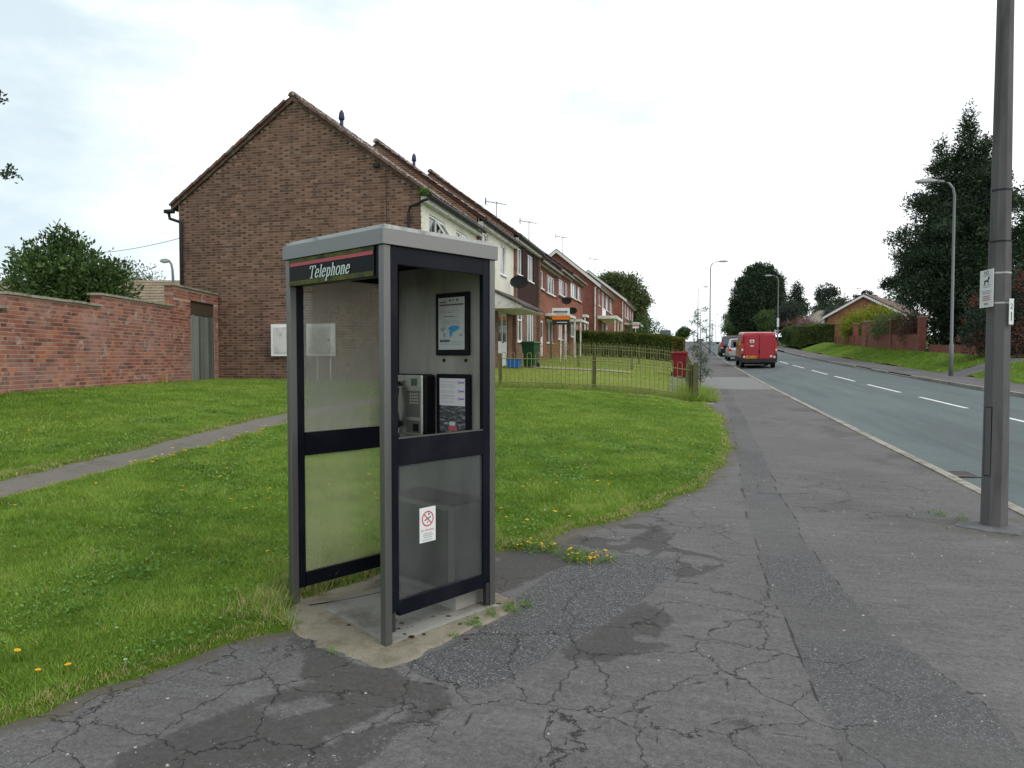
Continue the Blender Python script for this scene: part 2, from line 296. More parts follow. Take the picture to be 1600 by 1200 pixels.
def pavement_mat():
    m, n, b = newmat('worn_asphalt'); p = pos(n)
    S = N(n, 'SeparateColor'); n.links.new(attr(n, 'masks').outputs['Color'], S.inputs[0])
    S2 = N(n, 'SeparateColor'); n.links.new(attr(n, 'masks2').outputs['Color'], S2.inputs[0])
    S3 = N(n, 'SeparateColor'); n.links.new(attr(n, 'masks3').outputs['Color'], S3.inputs[0])
    fine = noise(n, p, 34, 6, .7); fine2 = noise(n, p, 120, 3, .7)
    def edge(sock, w=.06, amp=.45):                       # sharpen a soft distance field into a ragged edge
        j = math_(n, 'MULTIPLY', math_(n, 'SUBTRACT', fine, .5), amp)
        o = N(n, 'MapRange'); o.inputs[1].default_value = .5 - w; o.inputs[2].default_value = .5 + w; n.links.new(math_(n, 'ADD', sock, j), o.inputs[0]); return o.outputs[0]
    base = ramp(n, noise(n, p, .9, 8, .6), [(.3, (.098, .092, .090)), (.6, (.124, .117, .114)), (.8, (.150, .142, .138))])
    st = noise(n, pos(n, (2.5, 16, 1), (0, 0, .25)), 1.0, 6, .7)
    base = mixc(n, 1., base, ramp(n, st, [(.3, (.84, .84, .84)), (.7, (1.14, 1.14, 1.15))]), 'MULTIPLY')
    g1 = noise(n, p, 210, 3, .8); g2 = noise(n, p, 44, 5, .8)
    base = mixc(n, 1., base, ramp(n, g1, [(.3, (.60, .60, .60)), (.72, (1.48, 1.48, 1.48))]), 'MULTIPLY')
    base = mixc(n, 1., base, ramp(n, g2, [(.3, (.62, .62, .62)), (.7, (1.36, 1.36, 1.36))]), 'MULTIPLY')
    scf = noise(n, pos(n, (7, 46, 1), (0, 0, .2)), 1.0, 5, .75); base = mixc(n, ramp(n, scf, [(.60, (0, 0, 0)), (.68, (.5, .5, .5))]), base, (.055, .052, .052)); wrn = noise(n, pos(n, (1.6, 5, 1), (0, 0, .2)), 1.0, 7, .7); base = mixc(n, ramp(n, wrn, [(.55, (0, 0, 0)), (.70, (.45, .45, .45))]), base, (.165, .165, .168))
    pt = noise(n, p, 7, 7, .72); base = mixc(n, ramp(n, pt, [(.60, (0, 0, 0)), (.70, (.45, .45, .45))]), base, (.065, .060, .058))
    v = N(n, 'TexVoronoi'); v.inputs['Scale'].default_value = 165; n.links.new(p, v.inputs['Vector'])
    sep = N(n, 'SeparateColor'); n.links.new(v.outputs['Color'], sep.inputs[0])
    coarse = ramp(n, sep.outputs[0], [(0, (.045, .045, .045)), (.5, (.085, .085, .085)), (.85, (.125, .125, .126)), (.97, (.20, .20, .20)), (1, (.30, .30, .30))])
    dk = math_(n, 'MULTIPLY', edge(S.outputs[1], .13, .9), .70)
    col = mixc(n, dk, base, mixc(n, g2, (.020, .018, .017), (.078, .072, .068)))
    trf = math_(n, 'MULTIPLY', edge(S3.outputs[0], .08, .5), S3.outputs[1])
    col = mixc(n, math_(n, 'MULTIPLY', edge(S3.outputs[0], .08, .5), .18), col, (.072, .074, .076))
    cm_ = math_(n, 'MAXIMUM', edge(S.outputs[0], .08, .5), trf); col = mixc(n, cm_, col, coarse)
    loose = math_(n, 'MULTIPLY', S3.outputs[2], ramp(n, fine, [(.45, (0, 0, 0)), (.6, (1, 1, 1))])); col = mixc(n, loose, col, coarse)
    col = mixc(n, math_(n, 'MULTIPLY', S2.outputs[1], .7), col, (.215, .212, .205))
    dn = N(n, 'TexNoise'); dn.inputs['Scale'].default_value = 3.5; dn.inputs['Detail'].default_value = 8; dn.inputs['Roughness'].default_value = .65; n.links.new(p, dn.inputs['Vector'])
    dv_ = N(n, 'VectorMath'); dv_.operation = 'SCALE'; dv_.inputs['Scale'].default_value = .30; n.links.new(dn.outputs['Color'], dv_.inputs[0])
    ad = N(n, 'VectorMath'); ad.operation = 'ADD'; n.links.new(p, ad.inputs[0]); n.links.new(dv_.outputs[0], ad.inputs[1])
    vo = N(n, 'TexVoronoi'); vo.feature = 'DISTANCE_TO_EDGE'; vo.inputs['Scale'].default_value = 2.3; n.links.new(ad.outputs[0], vo.inputs['Vector'])
    ck = ramp(n, vo.outputs['Distance'], [(.002, (1, 1, 1)), (.008, (0, 0, 0))])
    keep = ramp(n, noise(n, p, 1.9, 4), [(.38, (0, 0, 0)), (.48, (1, 1, 1))])
    ck = math_(n, 'MULTIPLY', math_(n, 'MULTIPLY', ck, keep), S2.outputs[0])
    jj = math_(n, 'MULTIPLY', math_(n, 'SUBTRACT', fine, .5), .20); jj = math_(n, 'ADD', jj, math_(n, 'MULTIPLY', math_(n, 'SUBTRACT', pt, .5), .18))
    cx = N(n, 'MapRange'); cx.inputs[1].default_value = .915; cx.inputs[2].default_value = .985; n.links.new(math_(n, 'ADD', S.outputs[2], jj), cx.inputs[0])
    ck = math_(n, 'MAXIMUM', ck, cx.outputs[0])
    col = mixc(n, math_(n, 'MULTIPLY', ck, .68), col, (.028, .026, .024))
    col = mixc(n, math_(n, 'MULTIPLY', S2.outputs[2], .7), col, mixc(n, fine, (.04, .038, .02), (.13, .115, .08)))
    v2 = N(n, 'TexVoronoi'); v2.inputs['Scale'].default_value = 19; n.links.new(p, v2.inputs['Vector'])
    chip = ramp(n, v2.outputs['Distance'], [(.05, (1, 1, 1)), (.08, (0, 0, 0))]); s3 = N(n, 'SeparateColor'); n.links.new(v2.outputs['Color'], s3.inputs[0])
    chip = math_(n, 'MULTIPLY', chip, math_(n, 'GREATER_THAN', s3.outputs[1], .90)); col = mixc(n, math_(n, 'MULTIPLY', chip, .6), col, mixc(n, s3.outputs[0], (.03, .03, .03), (.40, .39, .37)))
    n.links.new(col, b.inputs['Base Color']); b.inputs['Roughness'].default_value = .88; b.inputs['Specular IOR Level'].default_value = .22
    h = math_(n, 'ADD', math_(n, 'MULTIPLY', g1, .35), math_(n, 'MULTIPLY', g2, .5)); h = math_(n, 'SUBTRACT', h, math_(n, 'MULTIPLY', ck, 1.8)); h = math_(n, 'SUBTRACT', h, math_(n, 'MULTIPLY', dk, .6))
    h = math_(n, 'ADD', h, math_(n, 'MULTIPLY', math_(n, 'MULTIPLY', sep.outputs[0], cm_), .9))
    bump(n, b, h, .9, .006); return m
M_pave = pavement_mat()
def road_mat():
    m, n, b = newmat('blue_grey_road_surface'); p = pos(n)
    base = ramp(n, noise(n, pos(n, (1.3, .35, 1)), .8, 8, .6), [(.3, (.084, .106, .108)), (.6, (.104, .128, .129)), (.8, (.122, .146, .146))])
    base = mixc(n, ramp(n, noise(n, pos(n, (2.2, .12, 1)), 1.0, 6, .6), [(.48, (0, 0, 0)), (.66, (.65, .65, .65))]), base, (.066, .078, .080))
    g = noise(n, p, 160, 3, .8); base = mixc(n, 1., base, ramp(n, g, [(.3, (.72, .72, .72)), (.7, (1.3, 1.3, 1.3))]), 'MULTIPLY')
    g2 = noise(n, p, 9, 6, .8); base = mixc(n, 1., base, ramp(n, g2, [(.3, (.88, .88, .88)), (.7, (1.1, 1.1, 1.1))]), 'MULTIPLY')
    n.links.new(base, b.inputs['Base Color']); b.inputs['Roughness'].default_value = .85; b.inputs['Specular IOR Level'].default_value = .3; bump(n, b, g, .5, .005); return m
M_road = road_mat()
M_paint = mat('worn_white_road_paint', (.66, .67, .66), .7, 0, .08, 4, .1, 120, .2, dirt=(.34, .36, .36), dirts=9)
M_kerb = mat('kerb_concrete', (.27, .25, .215), .9, 0, .15, 3, .14, 90, .3, dirt=(.13, .125, .10), dirts=5, rnd=.25)
M_pavefar = mat('grey_footway_asphalt', (.105, .10, .10), .88, 0, .18, .8, .12, 120, .3, dirt=(.15, .145, .14), dirts=1.2)
M_slab = mat('stained_concrete_slab', (.21, .19, .145), .9, 0, .28, 3.5, .24, 110, .6, dirt=(.12, .10, .06), dirts=5)
M_slabin = mat('grey_inner_slab', (.235, .228, .205), .88, 0, .14, 3, .08, 130, .25, dirt=(.13, .12, .10), dirts=4)
M_path = mat('gravelly_path', (.145, .132, .115), .95, 0, .16, 1.5, .3, 70, .5, dirt=(.10, .09, .06), dirts=3)
M_soil = mat('soil_edge', (.085, .06, .04), .95, 0, .3, 8, .2, 80, .5)

# ------------------------------------------------------------------ mesh helpers
def link(name, me, m, parent=None):
    o = bpy.data.objects.new(name, me); C.objects.link(o)
    if m is not None and not me.materials: me.materials.append(m)
    if parent is not None: o.parent = parent
    return o
def tag(o, label=None, cat=None, group=None, kind=None):
    if label: o['label'] = label
    if cat: o['category'] = cat
    if group: o['group'] = group
    if kind: o['kind'] = kind
    return o
def empty(name, loc, rz, label, cat, group=None):
    o = bpy.data.objects.new(name, None); C.objects.link(o); o.location = loc; o.rotation_euler = (0, 0, rz); o.empty_display_size = .2
    return tag(o, label, cat, group)
def children(o): return [c for c in bpy.data.objects if c.parent == o]
def copy_tree(o, parent=None):
    c = o.copy(); C.objects.link(c); c.parent = parent
    for ch in children(o): copy_tree(ch, c)
    return c
BOXF = [(0, 3, 2, 1), (4, 5, 6, 7), (0, 1, 5, 4), (1, 2, 6, 5), (2, 3, 7, 6), (3, 0, 4, 7)]
class MB:
    def __init__(s): s.v = []; s.f = []; s.r = []; s.sm = False
    def box(s, x0, x1, y0, y1, z0, z1, r=None, T=None):
        k = len(s.v); p = [(x0, y0, z0), (x1, y0, z0), (x1, y1, z0), (x0, y1, z0), (x0, y0, z1), (x1, y0, z1), (x1, y1, z1), (x0, y1, z1)]
        if T is not None: p = [tuple(T @ Vector(q)) for q in p]
        s.v += p; s.f += [tuple(k + i for i in f) for f in BOXF]; s.r += [random.random() if r is None else r] * 6; return s
    def face(s, pts, r=0.):
        k = len(s.v); s.v += [tuple(p) for p in pts]; s.f.append(tuple(range(k, k + len(pts)))); s.r.append(r); return s
    def prism(s, poly, z0, z1, T=None):
        """poly in xy extruded in z (or after T)"""
        k = len(s.v); n = len(poly); p = [(x, y, z0) for x, y in poly] + [(x, y, z1) for x, y in poly]
        if T is not None: p = [tuple(T @ Vector(q)) for q in p]
        s.v += p; s.f += [tuple(k + i for i in range(n))[::-1], tuple(k + n + i for i in range(n))]
        s.f += [(k + i, k + (i + 1) % n, k + n + (i + 1) % n, k + n + i) for i in range(n)]; s.r += [0.] * (n + 2); return s
    def loft(s, secs, cap=True):
        k = len(s.v); n = len(secs[0])
        for q in secs: s.v += [tuple(p) for p in q]
        for a in range(len(secs) - 1):
            for i in range(n):
                j = (i + 1) % n; s.f.append((k + a * n + i, k + a * n + j, k + (a + 1) * n + j, k + (a + 1) * n + i)); s.r.append(0.)
        if cap: s.f += [tuple(k + i for i in range(n))[::-1], tuple(k + (len(secs) - 1) * n + i for i in range(n))]; s.r += [0., 0.]
        return s
    def tube(s, pts, rad, n=8, cap=True):
        pts = [Vector(p) for p in pts]; rads = rad if isinstance(rad, (list, tuple)) else [rad] * len(pts); secs = []
        ref = None
        for i, p in enumerate(pts):
            d = (pts[min(i + 1, len(pts) - 1)] - pts[max(i - 1, 0)]).normalized()
            if ref is None or abs(d.dot(ref)) > .95: ref = Vector((0, 0, 1)) if abs(d.z) < .9 else Vector((1, 0, 0))
            a = d.cross(ref).normalized(); b = d.cross(a).normalized()
            secs.append([p + (a * math.cos(2 * math.pi * q / n) + b * math.sin(2 * math.pi * q / n)) * rads[i] for q in range(n)])
        return s.loft(secs, cap)
    def build(s, name, m, parent=None, smooth=False, kind=None, rnd=False):
        me = bpy.data.meshes.new(name); me.from_pydata(s.v, [], s.f)
        if rnd:
            a = me.attributes.new('rnd', 'FLOAT', 'FACE'); a.data.foreach_set('value', np.array(s.r, np.float32))
        me.update()
        if smooth: me.polygons.foreach_set('use_smooth', [True] * len(me.polygons))
        o = link(name, me, m, parent)
        if kind: o['kind'] = kind
        return o
def fast_mesh(name, V, F, m, parent=None, rnd=None, smooth=False, colors=None):
    """V (n,3), F (m,k) arrays"""
    me = bpy.data.meshes.new(name); V = np.asarray(V, np.float32); F = np.asarray(F, np.int32); k = F.shape[1]
    me.vertices.add(len(V)); me.vertices.foreach_set('co', V.ravel()); me.loops.add(F.size); me.loops.foreach_set('vertex_index', F.ravel())
    me.polygons.add(len(F)); me.polygons.foreach_set('loop_start', np.arange(0, F.size, k, dtype=np.int32)); 
    try: me.polygons.foreach_set('loop_total', np.full(len(F), k, np.int32))
    except Exception: pass
    me.update(calc_edges=True)
    if rnd is not None:
        a = me.attributes.new('rnd', 'FLOAT', 'FACE'); a.data.foreach_set('value', np.asarray(rnd, np.float32))
    if colors:
        for nm, arr in colors.items():
            a = me.attributes.new(nm, 'FLOAT_COLOR', 'POINT'); a.data.foreach_set('color', np.asarray(arr, np.float32).ravel())
    if smooth: me.polygons.foreach_set('use_smooth', np.ones(len(F), bool))
    return link(name, me, m, parent)
def grid(name, us, vs_, zf, m, smooth=True, colors=None, keep=None, kind='structure'):
    U, V = np.meshgrid(us, vs_); Z = zf(U, V); P = np.stack([U, V, Z], -1).reshape(-1, 3); nu = len(us); nv = len(vs_)
    i = np.arange(nu - 1)[None, :] + nu * np.arange(nv - 1)[:, None]; F = np.stack([i, i + 1, i + nu + 1, i + nu], -1).reshape(-1, 4)
    if keep is not None:
        cu = (U[:-1, :-1] + U[1:, 1:]) / 2; cv = (V[:-1, :-1] + V[1:, 1:]) / 2; F = F[keep(cu, cv).reshape(-1)]
    o = fast_mesh(name, P, F, m, smooth=smooth, colors={k: f(U, V).reshape(-1, 4) for k, f in colors.items()} if colors else None)
    if kind: o['kind'] = kind
    return o
def ar(a, b, st): return np.linspace(a, b, max(2, int(round((b - a) / st)) + 1))
def lines(*seg):
    r = [ar(a, b, s) for a, b, s in seg]; return np.unique(np.round(np.concatenate(r), 4))

# ------------------------------------------------------------------ ground
EV = np.array([-6, 0, 1.5, 2.3, 3.24, 3.4, 3.55, 3.8, 4.0, 4.4, 4.7, 5.04, 5.39, 5.74, 6.01, 6.49, 6.95, 7.66, 9.39, 11.54, 14.86, 17.2, 18.3, 19.2, 20])
EU = np.array([-3.4, -3.0, -2.75, -2.62, -2.12, -2.02, -2.13, -2.15, -2.02, -1.8, -1.55, -1.22, -.9, -.8, -.57, -.33, -.11, .2, .59, .78, .86, .72, .66, .6, .5])
def edge_u(v): return np.interp(v, EV, EU)
def lawn_sd(u, v):
    """rough signed distance (m) inside the front lawn: positive = grass"""
    j = (fbm(u * 5 + 3, v * 5) - .5) * .16 + (fbm(u * 22, v * 22 + 9) - .5) * .07
    d = (edge_u(v) - u) * .8 + j
    pth = np.abs(u + 6.0 + .05 * np.sin(v * .7)) - .30 + j * 1.2            # foot-worn path, parallel to the road
    dpath = np.where(v < 18.6, pth, np.minimum(18.9 - v + 9, 9)); d = np.minimum(d, dpath)
    d = np.minimum(d, 19.0 - v)
    cross = np.abs(v - 18.55) - .16 + j; d = np.minimum(d, np.where((u > -6.2), cross, 9))
    return d
def lawn_z(u, v): return ter(u, v) + np.clip(lawn_sd(u, v) * .9, -.05, .03) + (fbm(u * 1.3, v * 1.3) - .5) * .03
lawn = grid('lawn', lines((-40, -16, 1.5), (-16, -7, .3), (-7, 1.2, .07)), lines((-6, 1, .6), (1, 9, .07), (9, 19.05, .14)), lawn_z, M_lawn,
            keep=lambda u, v: (v < 19.0) & (u < edge_u(v) + .35))
grid('path', lines((-6.7, -5.3, .15)), lines((-6, 18.7, .3)), lambda u, v: ter(u, v) - .004, M_path)
grid('edging_path', lines((-6.75, .85, .15)), lines((18.3, 18.85, .1)), lambda u, v: ter(u, v) + .004, M_coping)
# rough far sheet under everything, reaching the horizon
far = grid('ground', lines((-900, -60, 60), (-60, 60, 4), (60, 900, 60)), lines((-300, -10, 40), (-10, 260, 5), (260, 1500, 90)),
           lambda u, v: ter(u, v) - .35 - np.where(v > 240, (v - 240) * .03, 0), M_far)
grid('garden_ground', lines((-46, -8, 2), (-8, .35, .35)), lines((19.05, 60, .6), (60, 240, 3)), lambda u, v: ter(u, v) + (fbm(u, v) - .5) * .03, M_lawny)
PATCH = [(-1.24, 3.15), (-1.1, 3.05), (-.99, 3.01), (-.81, 3.0), (-.62, 3.37), (-.21, 4.25), (.03, 4.98), (-.05, 5.1), (-.26, 5.18), (-.52, 5.09), (-.78, 4.75), (-.93, 4.15), (-.86, 3.95)]
DARK = [[(-.84, 5.33), (-.78, 5.61), (-.35, 5.5), (-.16, 6.3), (-.05, 6.11), (-.06, 5.44), (.35, 5.21), (.17, 4.81), (.01, 4.71), (-.26, 5.15)],
        [(-.62, 3.5), (-.5, 3.38), (-.4, 3.41), (-.29, 3.41), (-.22, 3.5), (-.08, 3.59), (.06, 3.42), (.0, 3.61), (-.1, 3.73), (-.05, 4.04), (-.16, 4.25), (-.33, 4.12)],
        [(-1.95, 3.36), (-1.78, 3.28), (-1.45, 3.1), (-1.28, 3.07), (-.98, 2.98), (-.98, 2.89), (-1.09, 2.81), (-1.29, 2.74), (-1.45, 2.84), (-1.62, 2.93), (-1.72, 3.07), (-1.87, 3.22)],
        [(-1.42, 2.9), (-1.26, 2.75), (-1.07, 2.82), (-.95, 2.92), (-.94, 2.8), (-1.0, 2.62), (-1.1, 2.36), (-1.3, 2.1), (-1.8, 1.9), (-2.0, 2.2), (-1.9, 2.45), (-1.75, 2.7), (-1.6, 2.9)],
        [(-1.1, 4.0), (-.8, 4.7), (-.52, 5.1), (-.9, 5.35), (-1.25, 5.0), (-1.7, 4.6), (-1.5, 4.3)],
        [(.18, 2.96), (.24, 3.0), (.28, 2.97), (.29, 2.90), (.26, 2.93)], [(-.5, 6.0), (-.3, 6.1), (-.2, 5.95), (-.38, 5.85)]]
PALE = [[(-1.3, 2.56), (-1.24, 2.64), (-1.17, 2.74), (-1.09, 2.8), (-1.07, 2.7), (-1.13, 2.63), (-1.2, 2.58), (-1.23, 2.53), (-1.28, 2.53)], [(-1.69, 2.65), (-1.6, 2.72), (-1.55, 2.79), (-1.48, 2.81), (-1.42, 2.75), (-1.48, 2.67), (-1.56, 2.6), (-1.64, 2.59)],
        [(-1.33, 2.48), (-1.28, 2.52), (-1.25, 2.44), (-1.31, 2.43)], [(-.42, 5.28), (-.3, 5.36), (-.2, 5.3), (-.25, 5.2)], [(-.2, 5.12), (-.1, 5.3), (.06, 5.28), (.05, 5.15)], [(-.55, 5.45), (-.42, 5.5), (-.36, 5.44), (-.5, 5.38)], [(.08, 5.0), (.12, 5.1), (.2, 5.08), (.14, 4.93)]]
CR = [[(-1.29, 3.0), (-.99, 2.95), (-.78, 2.88), (-.8, 2.72), (-.95, 2.4), (-.9, 2.0)], [(-.84, 2.96), (-.66, 2.76), (-.43, 2.74), (-.24, 2.9), (-.15, 2.97), (.01, 3.2), (.15, 3.33), (-.02, 3.58), (-.15, 3.7)],
      [(-.43, 2.74), (-.36, 2.6), (-.28, 2.5), (-.3, 2.2)], [(-.24, 4.72), (0, 4.68), (.16, 4.62), (.4, 4.66), (.6, 4.61)], [(.11, 2.92), (.26, 3.06), (.36, 2.95), (.49, 2.91), (.6, 2.8)],
      [(1.24, 11.63), (2.0, 11.3), (2.6, 11.19)], [(1.15, 15.56), (3.22, 13.48)], [(.01, 3.2), (.2, 3.34), (.27, 3.12), (.4, 3.0)], [(.2, 3.34), (.4, 3.4), (.55, 3.35)],
      [(-.78, 2.88), (-.84, 2.96), (-.9, 3.05)], [(1.1, 4.4), (1.6, 4.25), (2.1, 4.5), (2.8, 4.3)], [(-.15, 2.97), (-.05, 2.7), (.1, 2.5)], [(1.2, 3.4), (1.7, 3.55), (2.0, 3.5)],
      [(-1.45, 2.84), (-1.29, 2.74), (-1.1, 2.8)], [(-1.5, 2.9), (-1.38, 2.78), (-1.3, 2.66)], [(-1.72, 3.07), (-1.9, 2.8), (-2.2, 2.5)], [(-.4, 5.9), (-.3, 5.6), (-.1, 5.5)], [(-2.1, 2.35), (-1.95, 2.5), (-1.9, 2.65)], [(-.24, 2.9), (-.37, 2.77), (-.43, 2.74)]]
def trench(u, v):
    l = np.interp(v, [1, 3.04, 3.86, 5.18, 7.02, 10.86, 16.2, 24], [.62, .6, .56, .56, .61, .81, 1.07, 1.3]) + (fbm(u * 2, v * 2) - .5) * .10
    r = np.interp(v, [1, 3.3, 3.6, 3.83, 4.57, 5.33, 7.1, 9.75, 16.2, 24], [1.3, 1.25, 1.17, 1.13, 1.0, .93, .98, 1.08, 1.34, 1.5]) + (fbm(u * 2 + 9, v * 2) - .5) * .10
    return l, r
def psdf(u, v, poly):
    d = dseg(u, v, poly + poly[:1]); return np.where(inpoly(u, v, poly), d, -d)
def soft(sd, w_): return np.clip(.5 + sd / (2 * w_), 0, 1)
def wfor(v): return np.where(v < 6.6, .05, .10)
def masks(u, v):
    j = lambda f, a, o: (fbm(u * f + o, v * f) - .5) * a
    w_ = wfor(v); pu, pv = u + j(7, .12, 0), v + j(7, .12, 40); pu2, pv2 = u + j(4, .12, 3), v + j(4, .12, 23)
    Rm = soft(psdf(u + j(14, .03, 0), v + j(14, .03, 7), PATCH), w_)
    sd = np.full(u.shape, -9.)
    for d in DARK: sd = np.maximum(sd, psdf(pu, pv, d))
    for d in PALE: sd = np.minimum(sd, -psdf(pu2, pv2, d))
    sd = np.minimum(sd, (.64 - fbm(u * 3.1 + 2, v * 3.1)) * .6)
    G = soft(sd, w_) * (1 - ss((Rm - .4) * 5)); G = np.maximum(G, .50 * ss((u - 1.9) * 1.5) * ss((fbm(u * .9, v * .7 + 4) - .45) * 5) * (v > 5))
    l, r = trench(u, v); ju, jv = u + j(5, .10, 1), v + j(5, .10, 31); d = np.full(u.shape, 9.)
    for c in CR:
        fade = .004 * (fbm(u * 3 + 11, v * 3) > .5); d = np.minimum(d, dseg(ju, jv, c) + fade)
    d = np.minimum(d, np.abs(u - l) - .004 * ss((fbm(u * 2, v * 3) - .4) * 4)); d = np.minimum(d, np.abs(u - r) + .012 * ss((.55 - fbm(u * 2 + 5, v * 2)) * 8)); d = np.minimum(d, np.abs(dseg(u + j(9, .03, 2), v + j(9, .03, 5), PATCH[:7])) + .004)
    B = np.clip(1 - d / (w_ * 1.6), 0, 1)
    return np.stack([Rm, G, B, np.ones_like(u)], -1)
def masks2(u, v):
    crk = ss((4.9 - v) * .9) * ss((1.2 - u) * 2); crk = np.maximum(crk, .6 * (fbm(u * .8, v * .5) > .52))
    con = ss((v - 24 - (fbm(u * 2, v * 2) - .5)) * 4) * ss((31.5 - v) * 3)
    sdl = lawn_sd(u, v); moss = ss((sdl + .13 + (fbm(u * 8, v * 8) - .5) * .2) * 10); pole = np.hypot((u - 2.55) * .8, v - 6.6)
    moss = np.maximum(moss, .8 * ss((.5 - pole) * 4) * ss((fbm(u * 9, v * 9) - .5) * 12)); moss = np.maximum(moss, .6 * ss((u - 2.82) * 8) * ss((fbm(u * 5, v * 5) - .5) * 12))
    return np.stack([crk, con, moss, np.ones_like(u)], -1)
def masks3(u, v):
    l, r = trench(u, v); w_ = wfor(v)
    rough = .25 + .6 * ss((fbm(u * 1.2, v * .8) - .46) * 6) * (v > 2) + .4 * ss((v - 2.9) * 5) * ss((4.0 - v) * 5)
    sdl = lawn_sd(u, v); loose = .85 * ss((sdl + .5) * 4) * ss((3.7 - v) * 4); loose = np.maximum(loose, .9 * ss((.07 - dseg(u, v, [(-1.06, 2.85), (-1.03, 2.7), (-1.1, 2.45), (-1.3, 2.3), (-1.6, 2.2)])) * 20))
    loose = np.maximum(loose, .8 * ss((.06 - dseg(u, v, PATCH[2:6])) * 20))
    return np.stack([soft(np.minimum(u - l, r - u), w_), np.clip(rough, 0, .85), np.clip(loose, 0, 1), np.ones_like(u)], -1)
pz = lambda u, v: ter(u, v) - .006 * 0
grid('pavement', lines((-4.2, 2.93, .024)), lines((-1, 1.2, .15), (1.2, 6.6, .024)), pz, M_pave, colors={'masks': masks, 'masks2': masks2, 'masks3': masks3}, keep=lambda u, v: u < 9)
grid('pavement', lines((-2.4, 2.93, .05)), lines((6.6, 14, .05), (14, 45, .16)), pz, M_pave, colors={'masks': masks, 'masks2': masks2, 'masks3': masks3}, keep=lambda u, v: u > edge_u(np.minimum(v, 19)) - .9)
grid('pavement', lines((.35, 2.93, .25)), lines((45, 240, 1.)), pz, M_pavefar)
grid('pavement', lines((-12, 2.93, 1.)), lines((-12, -1, 1.)), lambda u, v: ter(u, v) - .003, M_pavefar)
KH = .10
def roadz(u, v): return gv(v) - KH + .05 * (1 - ((u - 6.22) / 3.2) ** 2)
grid('road', lines((3.03, 9.43, .32)), lines((-12, 40, .5), (40, 260, 1.2)), roadz, M_road)
grid('pavement', lines((9.55, 11.45, .38)), lines((-12, 60, .8), (60, 250, 2)), lambda u, v: gv(v) + .0, M_pavefar)
vg = grid('verge', lines((11.4, 14.2, .2)), lines((22, 76, .5)), lambda u, v: ter(u, v) + .02 * ss((u - 11.4) * 4) + (fbm(u * 2, v * 2) - .5) * .05, M_lawn, keep=lambda u, v: ((v < 33.6) | (v > 35.4)) & (u > 11.4 + .25 * np.sin(v * .6)))
grid('driveway', lines((11.4, 16, .5)), lines((33.0, 36, .5)), lambda u, v: ter(u, v) + .004, M_pavefar)
grid('garden_ground', lines((14.0, 60, 1.5)), lines((10, 240, 3)), lambda u, v: ter(u, v) - .02, M_far)
# kerbs: stones one by one near the camera
ks = MB().box(0, .115, 0, .905, -.16, .0); kbm = None
kroot = empty('kerb', (2.92, 0, 0), 0, 'grey concrete kerb on the near side between the worn footway and the road', 'kerb')
km = ks.build('kerb_stone', M_kerb, kroot); first = True
v = -3.0
while v < 62:
    o = km if first else km.copy()
    if not first: C.objects.link(o)
    first = False
    dip = -.006 if 20.5 < v < 32 else 0.
    o.location = (.0, v, float(gv(v)) + .012 + dip + random.uniform(-.004, .004)); o.rotation_euler = (math.atan(float(gv(v + .9) - gv(v)) / .9), 0, random.uniform(-.006, .006)); v += .915
m2 = MB()
for k in range(62, 240, 2): m2.loft([[(0, k + e, float(gv(k + e)) + z_) for e, z_ in ((0, -.16), (0, .012))] + [(.115, k + e, float(gv(k + e)) + z_) for e, z_ in ((0, .012), (0, -.16))] for e in (0, 2)])
m2.build('far_kerb_run', M_kerb, kroot, kind='stuff')
kroot2 = empty('kerb', (9.43, 0, 0), 0, 'pale concrete kerb along the far side of the road below the verge', 'kerb')
km2 = link('kerb_stone', km.data, None, kroot2); v = 14.
first = True
while v < 70:
    o = km2 if first else km2.copy()
    if not first: C.objects.link(o)
    first = False; dip = -.06 if (33 < v < 36 or 39 < v < 42.5) else 0.
    o.location = (0, v, float(gv(v)) + .012 + dip); o.rotation_euler = (math.atan(float(gv(v + .9) - gv(v)) / .9), 0, 0); v += .915
m2 = MB()
for k in list(range(-12, 14, 2)) + list(range(70, 240, 2)): m2.loft([[(0, k + e, float(gv(k + e)) + z_) for e, z_ in ((0, -.16), (0, .012))] + [(.115, k + e, float(gv(k + e)) + z_) for e, z_ in ((0, .012), (0, -.16))] for e in (0, 2)])
m2.build('far_kerb_run', M_kerb, kroot2, kind='stuff')
# centre line dashes
mk = MB()
dashes = [(8.3, 11.8), (13.4, 16.9), (18.7, 22.1), (23.9, 27.8), (29.7, 33.4), (34.9, 38.9), (41.2, 45.2), (47, 51), (53, 57), (59, 63)] + [(65 + 6 * i, 69 + 6 * i) for i in range(22)]
for a, b_ in dashes:
    n_ = 4
    for q in range(n_):
        y0 = a + (b_ - a) * q / n_; y1 = a + (b_ - a) * (q + 1) / n_
        mk.face([(u, y, float(roadz(u, y)) + .006) for u, y in ((6.46, y0), (6.58, y0), (6.58, y1), (6.46, y1))])
mk.build('centre_line', M_paint, kind='structure')
# drain grate in the channel
gr = empty('drain_grate', (3.28, 9.7, float(roadz(3.28, 9.7)) + .004), 0, 'iron drain grate set in the road beside the near kerb', 'drain')
fr = MB().box(-.21, .21, -.22, -.18, 0, .012).box(-.21, .21, .18, .22, 0, .012).box(-.21, -.17, -.18, .18, 0, .012).box(.17, .21, -.18, .18, 0, .012); fr.build('frame', M_grate, gr)
MB().box(-.17, .17, -.18, .18, -.02, .001).build('pit', M_black, gr)
bars = MB()
for i in range(7): bars.box(-.165, .165, -.155 + i * .048, -.133 + i * .048, .0015, .010)
bars.build('bars', M_grate, gr)
